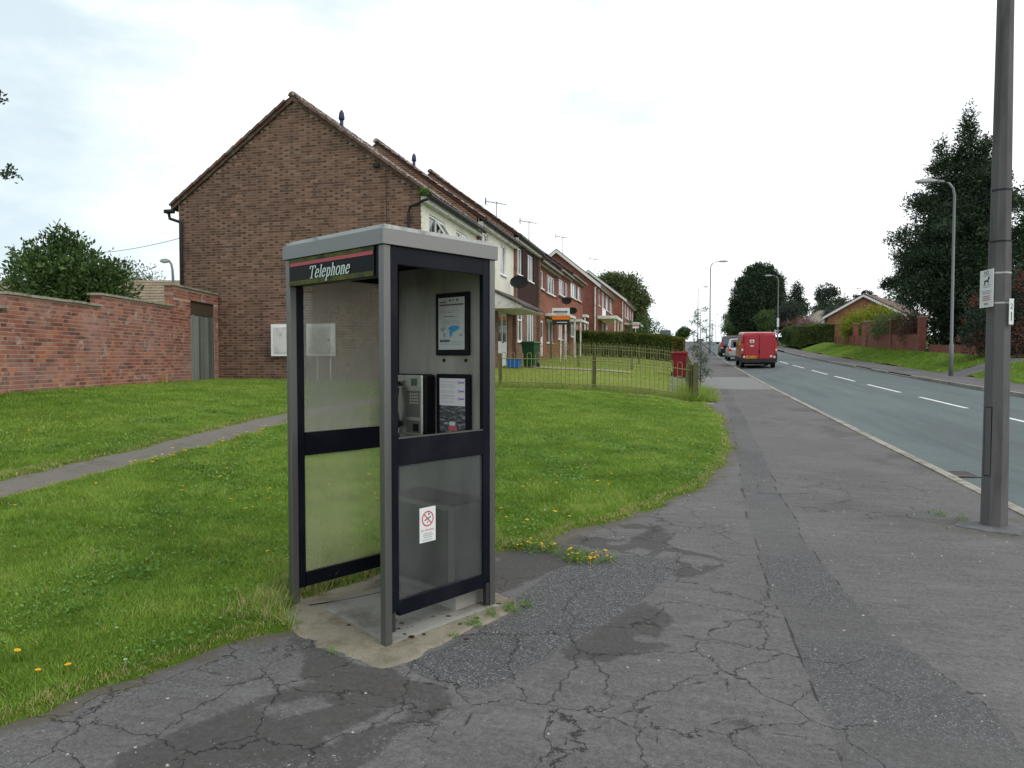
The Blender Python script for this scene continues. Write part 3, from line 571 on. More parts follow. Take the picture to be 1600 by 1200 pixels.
# loose chippings on the near footway
def chips():
    n = 1500; u = RS.uniform(-3.2, 2.9, n); v = 1.8 + RS.rand(n) ** 1.6 * 7; ok = lawn_sd(u, v) < .0; u, v = u[ok], v[ok]; n = len(u)
    s = .0022 + RS.rand(n) ** 5 * .007; z = ter(u, v)
    dirs = np.array([(1, 0, 0), (0, 1, 0), (-1, 0, 0), (0, -1, 0), (0, 0, .8)], float); V = (np.stack([u, v, z], -1)[:, None, :] + dirs[None] * (s[:, None, None] * RS.uniform(.6, 1.3, (n, 5, 1)))).reshape(-1, 3)
    F = (np.array([(0, 1, 4), (1, 2, 4), (2, 3, 4), (3, 0, 4)])[None] + 5 * np.arange(n)[:, None, None]).reshape(-1, 3)
    o = fast_mesh('loose_chippings', V, F, M_stone); tag(o, 'small pale chippings scattered over the worn footway', 'gravel', kind='stuff')
chips()

# ------------------------------------------------------------------ grass blades
def blades(name, u, v, h, wd, rnd, m, z=None, bend=.5):
    n = len(u); z = ter(u, v) + .0 if z is None else z
    a = RS.uniform(0, 2 * np.pi, n); t = RS.uniform(0, 2 * np.pi, n); b = RS.uniform(.1, bend, n) * h * 1.3
    dx, dy = np.cos(a) * wd, np.sin(a) * wd; P = np.stack([u, v, z], -1)
    V = np.empty((n, 3, 3)); V[:, 0] = P - np.stack([dx, dy, 0 * dx], -1); V[:, 1] = P + np.stack([dx, dy, 0 * dx], -1); V[:, 2] = P + np.stack([np.cos(t) * b, np.sin(t) * b, h], -1)
    return V, rnd
def frus(u, v, pad=.10):
    X = u * .9744 + v * .225; Z = v * .9744 - u * .225; return (Z > .3) & (np.abs(X / np.maximum(Z, .01)) < .708 + pad)
parts_V = []; parts_r = []
def scatter(u0, u1, v0, v1, dens, hmin, hmax, wd, sdmin=-.02, pred=None, edgeboost=0, zf=None, dry=.0):
    n = int((u1 - u0) * (v1 - v0) * dens); u = RS.uniform(u0, u1, n); v = RS.uniform(v0, v1, n); ok = frus(u, v); u, v = u[ok], v[ok]
    sd_ = lawn_sd(u, v) if pred is None else pred(u, v); keepp = sd_ > sdmin; u, v, sd_ = u[keepp], v[keepp], sd_[keepp]
    clump = fbm(u * 3.5, v * 3.5); tuf = fbm(u * 11, v * 11)
    h = RS.uniform(hmin, hmax, len(u)) * (.45 + .9 * clump + .5 * (tuf > .62)); h *= np.where(sd_ < .08, .75 + edgeboost, 1.)
    r = np.clip(RS.rand(len(u)) * .5 + (clump - .5) * .9 + .22 + .25 * (fbm(u * .9 + 7, v * .9) - .5), 0, .93); r = np.where((RS.rand(len(u)) < .03 + .42 * (sd_ < .09) + dry), 1., r)
    z = lawn_z(u, v) - .006 if zf is None else zf(u, v)
    V, rr = blades('g', u, v, h, wd * RS.uniform(.6, 1.4, len(u)), r, M_grass, z=z, bend=.9); parts_V.append(V); parts_r.append(rr)
scatter(-7.5, -.2, 1.9, 6.0, 13000, .015, .042, .0024)
scatter(-7.5, 1.2, 6.0, 10.5, 6500, .018, .042, .0036)
scatter(-13.5, 1.2, 4.0, 19.0, 1800, .02, .042, .0065)
scatter(-7, .35, 19.1, 45, 260, .008, .02, .014, pred=lambda u, v: u * 0 + 1, zf=lambda u, v: ter(u, v), dry=.12)
scatter(11.5, 14.0, 24, 70, 500, .04, .09, .02, pred=lambda u, v: np.where((v > 33.5) & (v < 35.5), -1, (u - 11.4 - .25 * np.sin(v * .6))), zf=lambda u, v: ter(u, v))
# long unmown grass under the fence, round the sapling and along the box and wall
scatter(-6.5, .75, 18.85, 19.5, 3200, .06, .20, .004, pred=lambda u, v: u * 0 + 1, zf=lambda u, v: ter(u, v), dry=.3)
scatter(.0, .95, 18.7, 21.5, 2600, .10, .34, .006, pred=lambda u, v: .95 - u, zf=lambda u, v: ter(u, v), dry=.1)
scatter(-2.4, -1.1, 3.4, 5.2, 7000, .04, .10, .0025, pred=lambda u, v: np.where((lawn_sd(u, v) > .0) & (lawn_sd(u, v) < .35), 1, -1), dry=.35)
V = np.concatenate(parts_V).reshape(-1, 3); F = np.arange(len(V)).reshape(-1, 3)
NBL = len(F)
go = fast_mesh('grass', V, F, M_grass, rnd=np.concatenate(parts_r)); tag(go, 'short green grass covering the lawns and verge', 'grass', kind='stuff')

def clover():
    n = 60000; u = RS.uniform(-7.5, 1, n); v = 2 + 9 * RS.rand(n) ** 1.3; ok = frus(u, v) & (lawn_sd(u, v) > .03) & (fbm(u * 1.7 + 31, v * 1.7) > .44 + .24 * RS.rand(n)); u, v = u[ok], v[ok]; n = len(u)
    z = lawn_z(u, v) + RS.uniform(.008, .032, n); a = RS.uniform(0, 6.28, n); s_ = RS.uniform(.004, .009, n) * (1 + .12 * v); tl = RS.normal(0, .35, (n, 2))
    V = np.empty((n, 4, 3))
    for k in range(4):
        t = a + k * np.pi / 2; dx, dy = np.cos(t) * s_, np.sin(t) * s_ * .8; V[:, k] = np.stack([u + dx, v + dy, z + dx * tl[:, 0] + dy * tl[:, 1]], -1)
    r = np.clip(.25 + .5 * RS.rand(n) + (fbm(u * 2.5, v * 2.5) - .5), 0, 1)
    tag(fast_mesh('clover', V.reshape(-1, 3), np.arange(4 * n).reshape(-1, 4), LF_clover, rnd=r), 'patches of clover and small round leaved weeds in the lawn', 'clover', kind='stuff')

# ------------------------------------------------------------------ foliage generator
def leaves(name, blobs, ncl, per, ll, lw, spread, m, parent=None, droop=0., up=0., shell=.45, seed=1, kind=None, dirx=None):
    """blobs: (x,y,z,rx,ry,rz[,weight]); clumps spread through ellipsoids, biased to their surface; leaves are small folded quads"""
    rs = np.random.RandomState(seed); wts = np.array([b[3] * b[4] + b[3] * b[5] for b in blobs], float); wts /= wts.sum()
    k = rs.choice(len(blobs), ncl, p=wts); B = np.array([b[:6] for b in blobs], float)[k]
    d = rs.normal(size=(ncl, 3)); d /= np.linalg.norm(d, axis=1)[:, None]; rad = rs.rand(ncl) ** shell
    rad = rad * (1 + (rs.rand(ncl) - .4) * .22)
    c = B[:, :3] + d * B[:, 3:6] * rad[:, None]; tone = rs.rand(ncl)
    n = ncl * per; ci = np.repeat(np.arange(ncl), per); out_ = d[ci]
    p = c[ci] + rs.normal(size=(n, 3)) * spread
    a = rs.normal(size=(n, 3)) * .7 + out_ * .8; a[:, 2] += up - droop; a /= np.linalg.norm(a, axis=1)[:, None]
    s = np.cross(a, rs.normal(size=(n, 3))); s /= np.linalg.norm(s, axis=1)[:, None]; L_ = ll * rs.uniform(.6, 1.3, n)[:, None]; W_ = lw * rs.uniform(.6, 1.3, n)[:, None]
    V = np.empty((n, 4, 3)); V[:, 0] = p; V[:, 1] = p + a * L_ * .5 + s * W_ * .5; V[:, 2] = p + a * L_; V[:, 3] = p + a * L_ * .45 - s * W_ * .5
    r = np.clip(tone[ci] * .6 + rs.rand(n) * .45 - .02, 0, 1)
    o = fast_mesh(name, V.reshape(-1, 3), np.arange(4 * n).reshape(-1, 4), m, parent, rnd=r)
    if kind: o['kind'] = kind
    return o
def trunk(name, base, top, r0, limbs, parent, seed=1):
    rs = random.Random(seed); b = Vector(base); t = Vector(top); mb = MB()
    mb.tube([b, b.lerp(t, .4) + Vector((rs.uniform(-.1, .1), rs.uniform(-.1, .1), 0)), t], [r0, r0 * .7, r0 * .25], 8)
    for l in limbs:
        st = b.lerp(t, rs.uniform(.25, .7)); e = Vector(l); md = st.lerp(e, .5) + Vector((0, 0, -.1)); mb.tube([st, md, e], [r0 * .4, r0 * .28, r0 * .08], 5)
    return mb.build(name, M_bark, parent, smooth=True)
def tree(name, x, y, blobs, label, cat, m, ncl, per, ll, lw, spread, tr=.15, th=None, group=None, seed=1, droop=0., up=0., shell=.45, core=False):
    """blobs relative to base"""
    z = tz(x, y); e = empty(name, (x, y, z), 0, label, cat, group)
    top = max(b[2] + b[5] for b in blobs); ctr = max(blobs, key=lambda b: b[5])
    trunk('trunk', (0, 0, -.2), (ctr[0] * .5, ctr[1] * .5, th or top * .8), tr, [(b[0] + .3 * b[3], b[1], b[2]) for b in blobs[:7]], e, seed)
    leaves('crown', blobs, ncl, per, ll, lw, spread, m, e, droop=droop, up=up, shell=shell, seed=seed, kind=None)
    return e

# ------------------------------------------------------------------ brick geometry
def brick_cells(a0, a1, z0, z1, inside, flemish=True):
    """returns list of (a_start, a_end, z) on a wall face"""
    res = []; row = 0; z = z0
    while z + .065 <= z1 + 1e-6:
        a = a0 - (.0 if row % 2 == 0 else .169 if flemish else .1125); i = 0
        while a < a1:
            L_ = (.215 if i % 2 == 0 else .1025) if flemish else .215
            s = max(a, a0); e_ = min(a + L_, a1)
            if e_ - s > .04 and inside(s, e_, z): res.append((s, e_, z))
            a += L_ + .010; i += 1
        z += .075; row += 1
    return res
def add_brick(mb, s, e_, z, face, T, r):
    mb.box(s, e_, -face - random.uniform(0, .002), .03, z, z + .061, r=r, T=T)
def brick_wall(parent, cells, T, m_ob, m_st, cam_l, n_ind=300, proud=.010, m_hd=None):
    """cells on local plane: x = along, y = outward negative. nearest n_ind become parts"""
    def dist(c): return (T @ Vector(((c[0] + c[1]) / 2, 0, c[2])) - cam_l).length
    cs = sorted(cells, key=dist); ind = cs[:n_ind]; rest = cs[n_ind:]
    cache = {}
    for s, e_, z in ind:
        k = round(e_ - s, 3)
        if k not in cache:
            mb = MB().box(0, k, -proud, .03, 0, .061); me = bpy.data.meshes.new('brick'); me.from_pydata(mb.v, [], mb.f); me.materials.append(m_hd if (m_hd and k < .12) else m_ob); me.update(); cache[k] = me
        o = bpy.data.objects.new('brick', cache[k]); C.objects.link(o); o.parent = parent
        o.matrix_local = T @ Matrix.Translation((s, random.uniform(-.002, .002), z))
    if rest:
        mb = MB()
        for s, e_, z in rest: add_brick(mb, s, e_, z, proud, T, (random.uniform(0, .22) if random.random() < .6 else random.uniform(.3, .7)) if (m_hd and e_ - s < .12) else random.uniform(.1 if m_hd else 0, 1))
        mb.build('brickwork', m_st, parent, kind='stuff', rnd=True)

# ------------------------------------------------------------------ houses
def holes_wall(mb, u, v0, v1, z0, z1, ops, depth=.1, sgn=1):
    """wall plane at x=u spanning y v0..v1, openings (a,b,c,d) cut, reveals going inward (-x*sgn)"""
    ys = sorted({v0, v1, *[o[0] for o in ops], *[o[1] for o in ops]}); zs = sorted({z0, z1, *[o[2] for o in ops], *[o[3] for o in ops]})
    ys = [y for y in ys if v0 <= y <= v1]; zs = [z for z in zs if z0 <= z <= z1]
    for a, b_ in zip(ys[:-1], ys[1:]):
        for c, d in zip(zs[:-1], zs[1:]):
            my, mz = (a + b_) / 2, (c + d) / 2
            if any(o[0] < my < o[1] and o[2] < mz < o[3] for o in ops): continue
            mb.face([(u, a, c), (u, b_, c), (u, b_, d), (u, a, d)])
    x = u - depth * sgn
    for a, b_, c, d in ops:
        mb.face([(u, a, c), (x, a, c), (x, a, d), (u, a, d)]); mb.face([(u, b_, c), (u, b_, d), (x, b_, d), (x, b_, c)])
        mb.face([(u, a, c), (u, b_, c), (x, b_, c), (x, a, c)]); mb.face([(u, a, d), (x, a, d), (x, b_, d), (u, b_, d)])
def window(parent, u, a, b_, c, d, bars=1, transom=None, sill=True, openlight=False, curtain=False, fr=.055):
    """window in an x=u wall, outward +x. frame set back .05"""
    x0, x1 = u - .09, u - .035; mb = MB(); mb.box(x0, x1, a, a + fr, c, d).box(x0, x1, b_ - fr, b_, c, d).box(x0, x1, a + fr, b_ - fr, c, c + fr).box(x0, x1, a + fr, b_ - fr, d - fr, d)
    for i in range(bars):
        y = a + (b_ - a) * (i + 1) / (bars + 1); mb.box(x0 + .004, x1 - .004, y - .035, y + .035, c + fr, d - fr)
    if transom: mb.box(x0 + .006, x1 - .006, a + fr, b_ - fr, d - transom - .03, d - transom + .03)
    w_ = mb.build('window', M_white, parent)
    MB().box(x0 + .014, x0 + .022, a + fr, b_ - fr, c + fr, d - fr).build('pane', M_wglass, w_)
    if curtain: MB().box(x0 - .12, x0 - .11, a, b_, c, d).build('curtain', M_whited, w_)
    if sill: MB().box(u - .033, u + .07, a - .05, b_ + .05, c - .06, c - .002).build('sill', M_white, w_)
    if openlight:
        T = Matrix.Translation((x1 + .01, 0, d - .08)) @ Matrix.Rotation(R(-32), 4, 'Y'); y0, y1 = a + (b_ - a) * .5 + .03, b_ - .04
        s = MB(); h = .5
        s.box(-.02, .02, y0, y0 + .05, -h, 0, T=T).box(-.02, .02, y1 - .05, y1, -h, 0, T=T).box(-.02, .02, y0 + .05, y1 - .05, -.05, 0, T=T).box(-.02, .02, y0 + .05, y1 - .05, -h, -h + .05, T=T)
        s.build('open_casement', M_white, w_); MB().box(-.004, .004, y0 + .05, y1 - .05, -h + .05, -.05, T=T).build('pane', M_wglass, w_)
    return w_
def roof_field(mb, p0, along, up, nA, nB, w_, g, nrm):
    """overlapping profiled tiles"""
    al = Vector(along).normalized(); upv = Vector(up).normalized(); nr = Vector(nrm).normalized(); prof = [(0, .0), (.22, .035), (.5, .012), (.78, .035), (1, 0)]
    for j in range(nB):
        for i in range(nA):
            o = Vector(p0) + al * (i * w_) + upv * (j * g); r = random.random(); k = len(mb.v); dz = random.uniform(-.004, .004)
            for t, e_ in ((0, .035), (1, .004)):
                for q, h in prof: mb.v.append(tuple(o + al * (q * w_) + upv * (t * g * 1.06) + nr * (h * .75 + e_ + dz)))
            for q, h in prof: mb.v.append(tuple(o + al * (q * w_) + nr * (h * .75 + .002 + dz)))
            n = len(prof)
            for q in range(n - 1):
                mb.f.append((k + q, k + q + 1, k + n + q + 1, k + n + q)); mb.f.append((k + 2 * n + q, k + 2 * n + q + 1, k + q + 1, k + q)); mb.r += [r, r * .6]
UF, UB = -6.8, -14.28            # front and back wall planes of the first terrace
URG = (UF + UB) / 2
EAVE = 6.03; RISE = 2.70
def terrace_house(v0, v1, dz, label, upper, lower, ops_u, ops_l, door=None, first_house=False, roofm=None, flue=False, band=3.55, tiles=True, cat='terraced house', zfl=None, fin=True, uf=UF, ub=UB, eave=EAVE, rise=RISE, gut=M_gutter, gable_m=None, barge=None, gap=.0):
    z0 = tz((uf + ub) / 2, v0) - .3 if zfl is None else zfl; ev = eave + dz; ur = (uf + ub) / 2; roofm = roofm or M_tile
    e = empty('terraced_house', (uf, v0, z0), 0, label, cat, 'houses of the brick terrace up the road')
    def loc(mb): mb.v = [(x - uf, y - v0, z - z0) for x, y, z in mb.v]; return mb
    def win(*a, **k):
        w_ = window(e, *a, **k)
        for o in [w_] + children(w_):
            me = o.data; co = np.empty(len(me.vertices) * 3, np.float32); me.vertices.foreach_get('co', co); co = co.reshape(-1, 3) - np.array([uf, v0, z0]); me.vertices.foreach_set('co', co.astype(np.float32).ravel()); me.update()
    # upper and lower front walls
    mb = MB(); holes_wall(mb, uf, v0, v1, band, ev, [o[:4] for o in ops_u]); loc(mb).build('upper_wall', upper, e)
    allow = [o[:4] for o in ops_l] + ([door] if door else [])
    mb = MB(); holes_wall(mb, uf - .04, v0, v1, z0, band - .001, allow); loc(mb).build('lower_wall', lower, e)
    for o in ops_u: win(uf, *o[:4], **(o[4] if len(o) > 4 else {}))
    for o in ops_l: win(uf - .04, *o[:4], **(o[4] if len(o) > 4 else {}))
    # gable (south) wall, rear wall, far gable
    gm = gable_m or BW_brown_u
    prof = [(ub, z0), (uf - .05, z0), (uf - .05, ev), (ur, ev + rise), (ub, ev)]
    mb = MB()
    y_in = v0 + (.035 if first_house else .004)
    mb.face([(x, y_in, z) for x, z in prof]); mb.face([(x, v1 - .004, z) for x, z in prof][::-1]); mb.face([(ub, v0, z0), (ub, v1, z0), (ub, v1, ev), (ub, v0, ev)])
    loc(mb).build('side_walls', gm, e)
    # roof slab and tiles
    pitch = math.atan2(rise, uf - ur); oh = .22; th = .10
    dn = rise / (uf - ur); mb = MB()
    for sgn, ue in ((1, uf), (-1, ub)):
        xe = ue + sgn * oh; ze = ev - oh * dn; s = [(xe, ze), (ur, ev + rise), (ur, ev + rise + .12), (xe, ze + .12)]
        mb.loft([[(x, y, z) for x, z in s] for y in (v0 - (.05 if first_house or barge else 0), v1 + gap)])
    loc(mb).build('roof_deck', M_tile2 if roofm is M_tile2 else M_soilroof, e)
    if tiles:
        mb = MB(); Ls = math.hypot(uf + oh - ur, (uf + oh - ur) * dn); nb = int(Ls / .33); g = Ls / nb; na = int(round((v1 - v0 + .05) / .3)); wd = (v1 - v0 + .07) / na
        for sgn, ue in ((1, uf), (-1, ub)):
            if sgn == -1 and not first_house: continue
            xe = ue + sgn * oh; ze = ev - oh * dn + .125
            roof_field(mb, (xe, v0 - .07, ze), (0, 1, 0), (-sgn * 1, 0, dn), na, nb, wd, g, (sgn * math.sin(pitch), 0, math.cos(pitch)))
        loc(mb).build('roof_tiles', roofm, e, kind='stuff', rnd=True)
        mb = MB(); n = int((v1 - v0) / .45); w_ = (v1 - v0) / n
        for i in range(n):
            y = v0 - .08 + i * w_; pts = [(ur + .13 * math.cos(t), ev + rise + .10 + .12 * math.sin(t)) for t in np.linspace(0, math.pi, 7)]
            mb.r_ = 0; mb.loft([[(x, y + q, z + (.012 if q == 0 else 0)) for x, z in pts] for q in (0, w_ * .985)])
            mb.r[-8:] = [random.random()] * 8
        loc(mb).build('ridge_tiles', roofm, e, kind='stuff', rnd=True)
    # step in the roof: party parapet face with verge tiles
    # gutter, fascia
    mb = MB().box(uf + .0, uf + .16, v0 + (.0 if first_house else .06), v1 - .06, ev - .30, ev - .14); loc(mb).build('fascia', M_whited if gut is M_gutter else gut, e)
    mb = MB(); mb.tube([(uf + oh + .05, v0 - .03, ev - .13), (uf + oh + .05, v1 - .05, ev - .13)], .06, 8); loc(mb).build('gutter', gut, e)
    if fin:
        mb = MB().box(uf - .03, uf + .10, v1 - .24, v1 + .06, z0, ev - .12); loc(mb).build('party_wall_end', BW_brown_u2 if lower is BW_brown_v else lower, e)
    if flue:
        vf = v0 + (2.65 if first_house else 3.3); zt = ev + rise
        mb = MB(); mb.tube([(ur + .15, vf, zt - .3), (ur + .15, vf, zt + .30)], .06, 10); mb.tube([(ur + .15, vf, zt + .30), (ur + .15, vf, zt + .34), (ur + .15, vf, zt + .52), (ur + .15, vf, zt + .60)], [.085, .10, .075, .03], 10)
        loc(mb).build('flue', M_flueblue, e, smooth=True)
    return e, loc
BW_brown_u = brickwork('brown_brickwork_across', 'u', (.10, .05, .036), (.20, .105, .068), (.27, .225, .175))
BW_brown_u2 = BW_brown_u
M_soilroof = mat('brown_roof_deck', (.08, .045, .035), .9, 0, .3, 5)
M_terra = mat('weathered_verge_tile', (.13, .075, .058), .9, 0, .25, 6, .1, 60, .2, dirt=(.20, .19, .15), dirts=5, rnd=.5)
def doorpart(e, loc, u, a, b_, c, d, m=None, glass=True, two=True, side=True):
    mb = MB().box(u - .11, u - .05, a, b_, c, d); dr = loc(mb).build('door', m or M_white, e)
    if glass:
        w_ = (b_ - a); g = MB()
        if two: g.box(u - .049, u - .045, a + .12, a + w_ * .46, c + 1.0, d - .15).box(u - .049, u - .045, a + w_ * .54, b_ - .12, c + 1.0, d - .15)
        else: g.box(u - .049, u - .045, a + .15, b_ - .15, c + .2, d - .15)
        loc(g).build('glazing', M_wglass, dr)
    loc(MB().box(u - .049, u - .005, (a + b_) / 2 + .02, (a + b_) / 2 + .14, c + .95, c + .99)).build('handle', M_grey, dr)
    return dr
def dish(x, y, z, label, zrot=0):
    e = empty('satellite_dish', (x, y, z), zrot, label, 'satellite dish', 'satellite dishes on the terrace')
    mb = MB(); secs = []
    for r, d in ((.02, .05), (.15, .052), (.28, .065), (.36, .085), (.355, .09), (.28, .07), (.15, .057), (.02, .055)): secs.append([(r * math.cos(t) * 1.05, -d - .06, r * .72 * math.sin(t)) for t in np.linspace(0, 2 * math.pi, 20, endpoint=False)])
    mb.loft(secs); T = Matrix.Rotation(R(0), 4, 'Z'); mb.build('reflector', M_gutter, e)
    MB().tube([(0, -.06, -.3), (0, -.45, -.12), (0, -.5, -.02)], .012, 6).build('feed_arm', M_gutter, e)
    MB().tube([(0, .0, 0), (0, .14, 0), (-.1, .3, -.1)], .02, 6).build('bracket', M_gutter, e)
    return e
def aerial(x, y, z, h, label, group='roof aerials'):
    e = empty('tv_aerial', (x, y, z), 0, label, 'aerial', group)
    MB().tube([(0, 0, -.2), (0, 0, h)], .028, 6).build('mast', M_lampgrey, e)
    mb = MB().tube([(-.5, -.4, h - .05), (.45, .4, h - .12)], .02, 5)
    for i in range(7):
        t = i / 6; c = Vector((-.5, -.4, h - .05)).lerp(Vector((.45, .4, h - .12)), t); s = .26 - .1 * t
        mb.tube([c + Vector((-.64 * s, .76 * s, 0)), c + Vector((.64 * s, -.76 * s, 0))], .013, 4)
    mb.box(-.56, -.54, -.55, -.28, h - .25, h + .15)
    mb.build('antenna', M_lampgrey, e); return e

# --- first terrace, six houses stepping up the hill
W = dict
h1, l1 = terrace_house(18.55, 24.28, 0, 'end terrace house with a tall brown brick gable and cream rendered upper front', M_cream, BW_brown_v,
    [(19.22, 20.6, 4.45, 5.55, W(openlight=True)), (21.7, 22.9, 4.75, 5.55, W(openlight=True))], [(19.6, 21.4, 2.0, 3.2)], first_house=True, flue=True, gable_m=M_mortar, band=3.4, zfl=.62)
h2, l2 = terrace_house(24.28, 30.0, .4, 'cream rendered terrace house with the cream lean-to porch canopy and white glazed door', M_cream, BW_brown_v,
    [(24.5, 25.6, 5.2, 6.02, W()), (27.45, 28.4, 4.85, 6.0, W(bars=0))], [], door=(27.25, 28.9, 1.22, 3.42), flue=True, band=3.5)
doorpart(h2, l2, UF - .04, 27.25, 28.9, 1.22, 3.42)
cb = [(UF - .02, 3.36), (UF + 1.28, 3.36), (UF + 1.28, 3.44), (UF - .02, 4.08)]
l2(MB().loft([[(x, y, z) for x, z in cb] for y in (25.5, 25.56)])).build('porch_cheek', M_whited, h2)
rs_ = [(UF + 1.36, 3.42), (UF - .02, 4.10), (UF - .02, 4.18), (UF + 1.36, 3.49)]
l2(MB().loft([[(x, y, z) for x, z in rs_] for y in (25.45, 29.6)])).build('porch_roof', M_tile2, h2)
l2(MB().box(UF - .02, UF + 1.28, 25.57, 29.6, 3.36, 3.40)).build('porch_soffit', M_whited, h2)
h3, l3 = terrace_house(30.0, 35.3, .78, 'terrace house clad upstairs in dark brown vertical boards with a dish on the front', M_brownboard, BW_brown_v,
    [(30.2, 31.4, 5.2, 6.35, W(bars=1)), (32.6, 33.9, 5.15, 6.35, W(bars=2))], [(30.3, 31.8, 2.3, 3.65, W(transom=.4)), (32.6, 34.3, 2.1, 3.7, W(bars=2))], band=3.9)
mb = MB()
y = 30.06
ops3 = [(30.2, 31.4, 5.2, 6.35), (32.6, 33.9, 5.15, 6.35)]
while y < 35.1:
    blk = [o for o in ops3 if o[0] - .06 < y + .06 < o[1] + .06]
    if blk: mb.box(UF + .002, UF + .022, y, y + .11, 3.9, blk[0][2] - .07)
    else: mb.box(UF + .002, UF + .022, y, y + .11, 3.9, 6.5)
    y += .125
l3(mb).build('cladding_boards', M_brownboard, h3, kind='stuff')
houses = [(35.3, 41.2, .45, 'orange brick terrace house behind the estate agent board', [(35.5, 36.6, 5.1, 6.0, W(bars=1)), (37.6, 40.0, 5.05, 6.0, W(bars=2))], [(37.8, 39.85, 2.4, 3.68, W(bars=1))], (35.65, 36.9, 1.7, 3.55)),
          (41.2, 45.9, .72, 'orange brick terrace house with two dark dishes between the windows', [(41.5, 43.4, 5.3, 6.2, W(bars=1, curtain=True)), (43.9, 44.9, 5.2, 6.2, W(bars=0))], [(41.5, 43.1, 2.7, 3.95, W())], (43.85, 45.4, 2.1, 3.9)),
          (45.9, 52.4, .98, 'last orange brick house of the near terrace beside the long hedge', [(46.2, 48.7, 5.55, 6.5, W(bars=1, curtain=True)), (49.5, 51.0, 5.6, 6.55, W(bars=0))], [(46.3, 48.6, 3.0, 4.2, W(bars=1))], (49.2, 50.2, 2.3, 4.2))]
for a, b_, dz, lab, ou, ol, dr in houses:
    h, l = terrace_house(a, b_, dz, lab, BW_dark_v, BW_red_v, ou, ol, door=dr, roofm=M_tile2, band=min(o[2] for o in ou) - .07, gable_m=BW_red_u, gut=M_whited2 if 'M_whited2' in globals() else M_coping, fin=False)
    doorpart(h, l, UF - .04, *dr)
    if a < 42:
        l(MB().box(UF - .02, UF + 1.1, a + 1.9, a + 5.5, 3.78, 3.92)).build('flat_porch_roof', M_whited, h)
        for yy in (a + 2.0, a + 5.4): l(MB().box(UF + 1.0, UF + 1.08, yy, yy + .08, 1.5, 3.77)).build('porch_post', M_whited, h)
# gable bricks of the first house
g0 = .62
def in_gable(s, e_, z):
    for x in (s, e_):
        lim = EAVE + RISE * (1 - abs(x - URG) / (UF - URG)) + .04
        if z + .03 > lim: return False
    return True
cells = brick_cells(UB, UF, g0 + .05, EAVE + RISE, in_gable)
Tg = Matrix.Translation((-UF, .035 - .0, -g0 - .0))
cam_local = Vector((0 - UF, -18.55, 1.5 - g0))
brick_wall(h1, cells, Tg @ Matrix.Identity(4), M_brown_ob, M_brown_st, cam_local, 300, .005, M_brown_hd)
# verge tiles down both slopes of the gable
vt = MB().box(0, .345, -.075, .02, -.035, .035); pitch = math.atan2(RISE, UF - URG); Ls = math.hypot(RISE, UF - URG) + .28; nn = int(Ls / .33)
vm = None
for sgn in (1, -1):
    for i in range(nn):
        d = .33 * i; x = (UF - UF if sgn == 1 else UB - UF) + sgn * .22 - sgn * d * math.cos(pitch); z = EAVE - g0 - .22 * RISE / (UF - URG) + d * math.sin(pitch) + .12
        o = vt.build('verge_tile', M_terra, h1) if vm is None else vm.copy()
        if vm is not None: C.objects.link(o)
        vm = vm or o
        o.location = (x, -.05, z); o.rotation_euler = (0, (pitch if sgn == -1 else math.pi + pitch) * -1 if sgn == -1 else -(math.pi - pitch), 0)
        o.rotation_euler = (0, -pitch - R(3), 0) if sgn == -1 else (0, math.pi + pitch + R(3), 0)
# barge strip under the verge tiles
mb = MB()
for sgn in (1, -1):
    ue = UF if sgn == 1 else UB; xe = ue + sgn * .2; ze = EAVE - .2 * RISE / (UF - URG)
    mb.loft([[(xe, y, ze - .02), (URG, y, EAVE + RISE - .02), (URG, y, EAVE + RISE + .1), (xe, y, ze + .1)] for y in (18.49, 18.53)])
l1(mb).build('verge_strip', M_terra, h1)
# downpipes and gutters on the gable
mb = MB(); mb.tube([(UF + .28, 18.4, 5.78), (UF + .12, 18.4, 5.74), (UF - .05, 18.42, 5.66), (UF - .28, 18.45, 5.6), (UF - .32, 18.47, 5.45), (UF - .32, 18.47, .9)], .04, 8); l1(mb).build('downpipe', M_gutter, h1, smooth=True)
mb = MB(); mb.tube([(UB - .3, 18.5, 5.82), (UB - .26, 18.5, 5.62), (UB + .1, 18.47, 5.5), (UB + .14, 18.47, 5.35), (UB + .14, 18.47, .9)], .045, 8); mb.box(UB - .42, UB - .14, 18.44, 18.58, 5.78, 5.88); l1(mb).build('downpipe', M_gutter, h1, smooth=True)
mb = MB(); mb.tube([(-7.78, 18.5, 6.75), (-7.74, 18.5, 3.5)], .012, 5); l1(mb).build('cable', M_cable, h1)
MB_ = MB().box(-8.1, -7.95, 18.36, 18.5, 6.7, 6.8); l1(MB_).build('security_light', M_gutter, h1)
# moss tuft on the gutter end
tag(leaves('moss_tuft', [(UF + .14, 18.45, 6.0, .16, .1, .05)], 40, 10, .06, .02, .03, LF_weed, seed=3), 'green moss and weeds growing in the gutter end above the gable downpipe', 'plant')
# meter boxes
for (a, lab) in ((-11.24, 'white meter box left of the phone box post on the brown gable'), (-10.14, 'white meter box seen through the phone box glass on the gable')):
    e = empty('meter_box', (a, 18.5, 1.6), 0, lab, 'meter box', 'meter boxes on the gable')
    MB().box(0, .82, -.09, .03, 0, .9).build('case', M_white, e); MB().box(.09, .73, -.105, -.091, .09, .81).build('door', M_whited, e)
    MB().box(.66, .70, -.112, -.106, .42, .48).build('lock', M_grey, e)
    if a > -11: MB().tube([(.3, -.04, -.02), (.3, -.04, -.75)], .022, 6).tube([(.7, -.04, -.02), (.7, -.04, -.75)], .022, 6).build('conduit', M_whited, e)
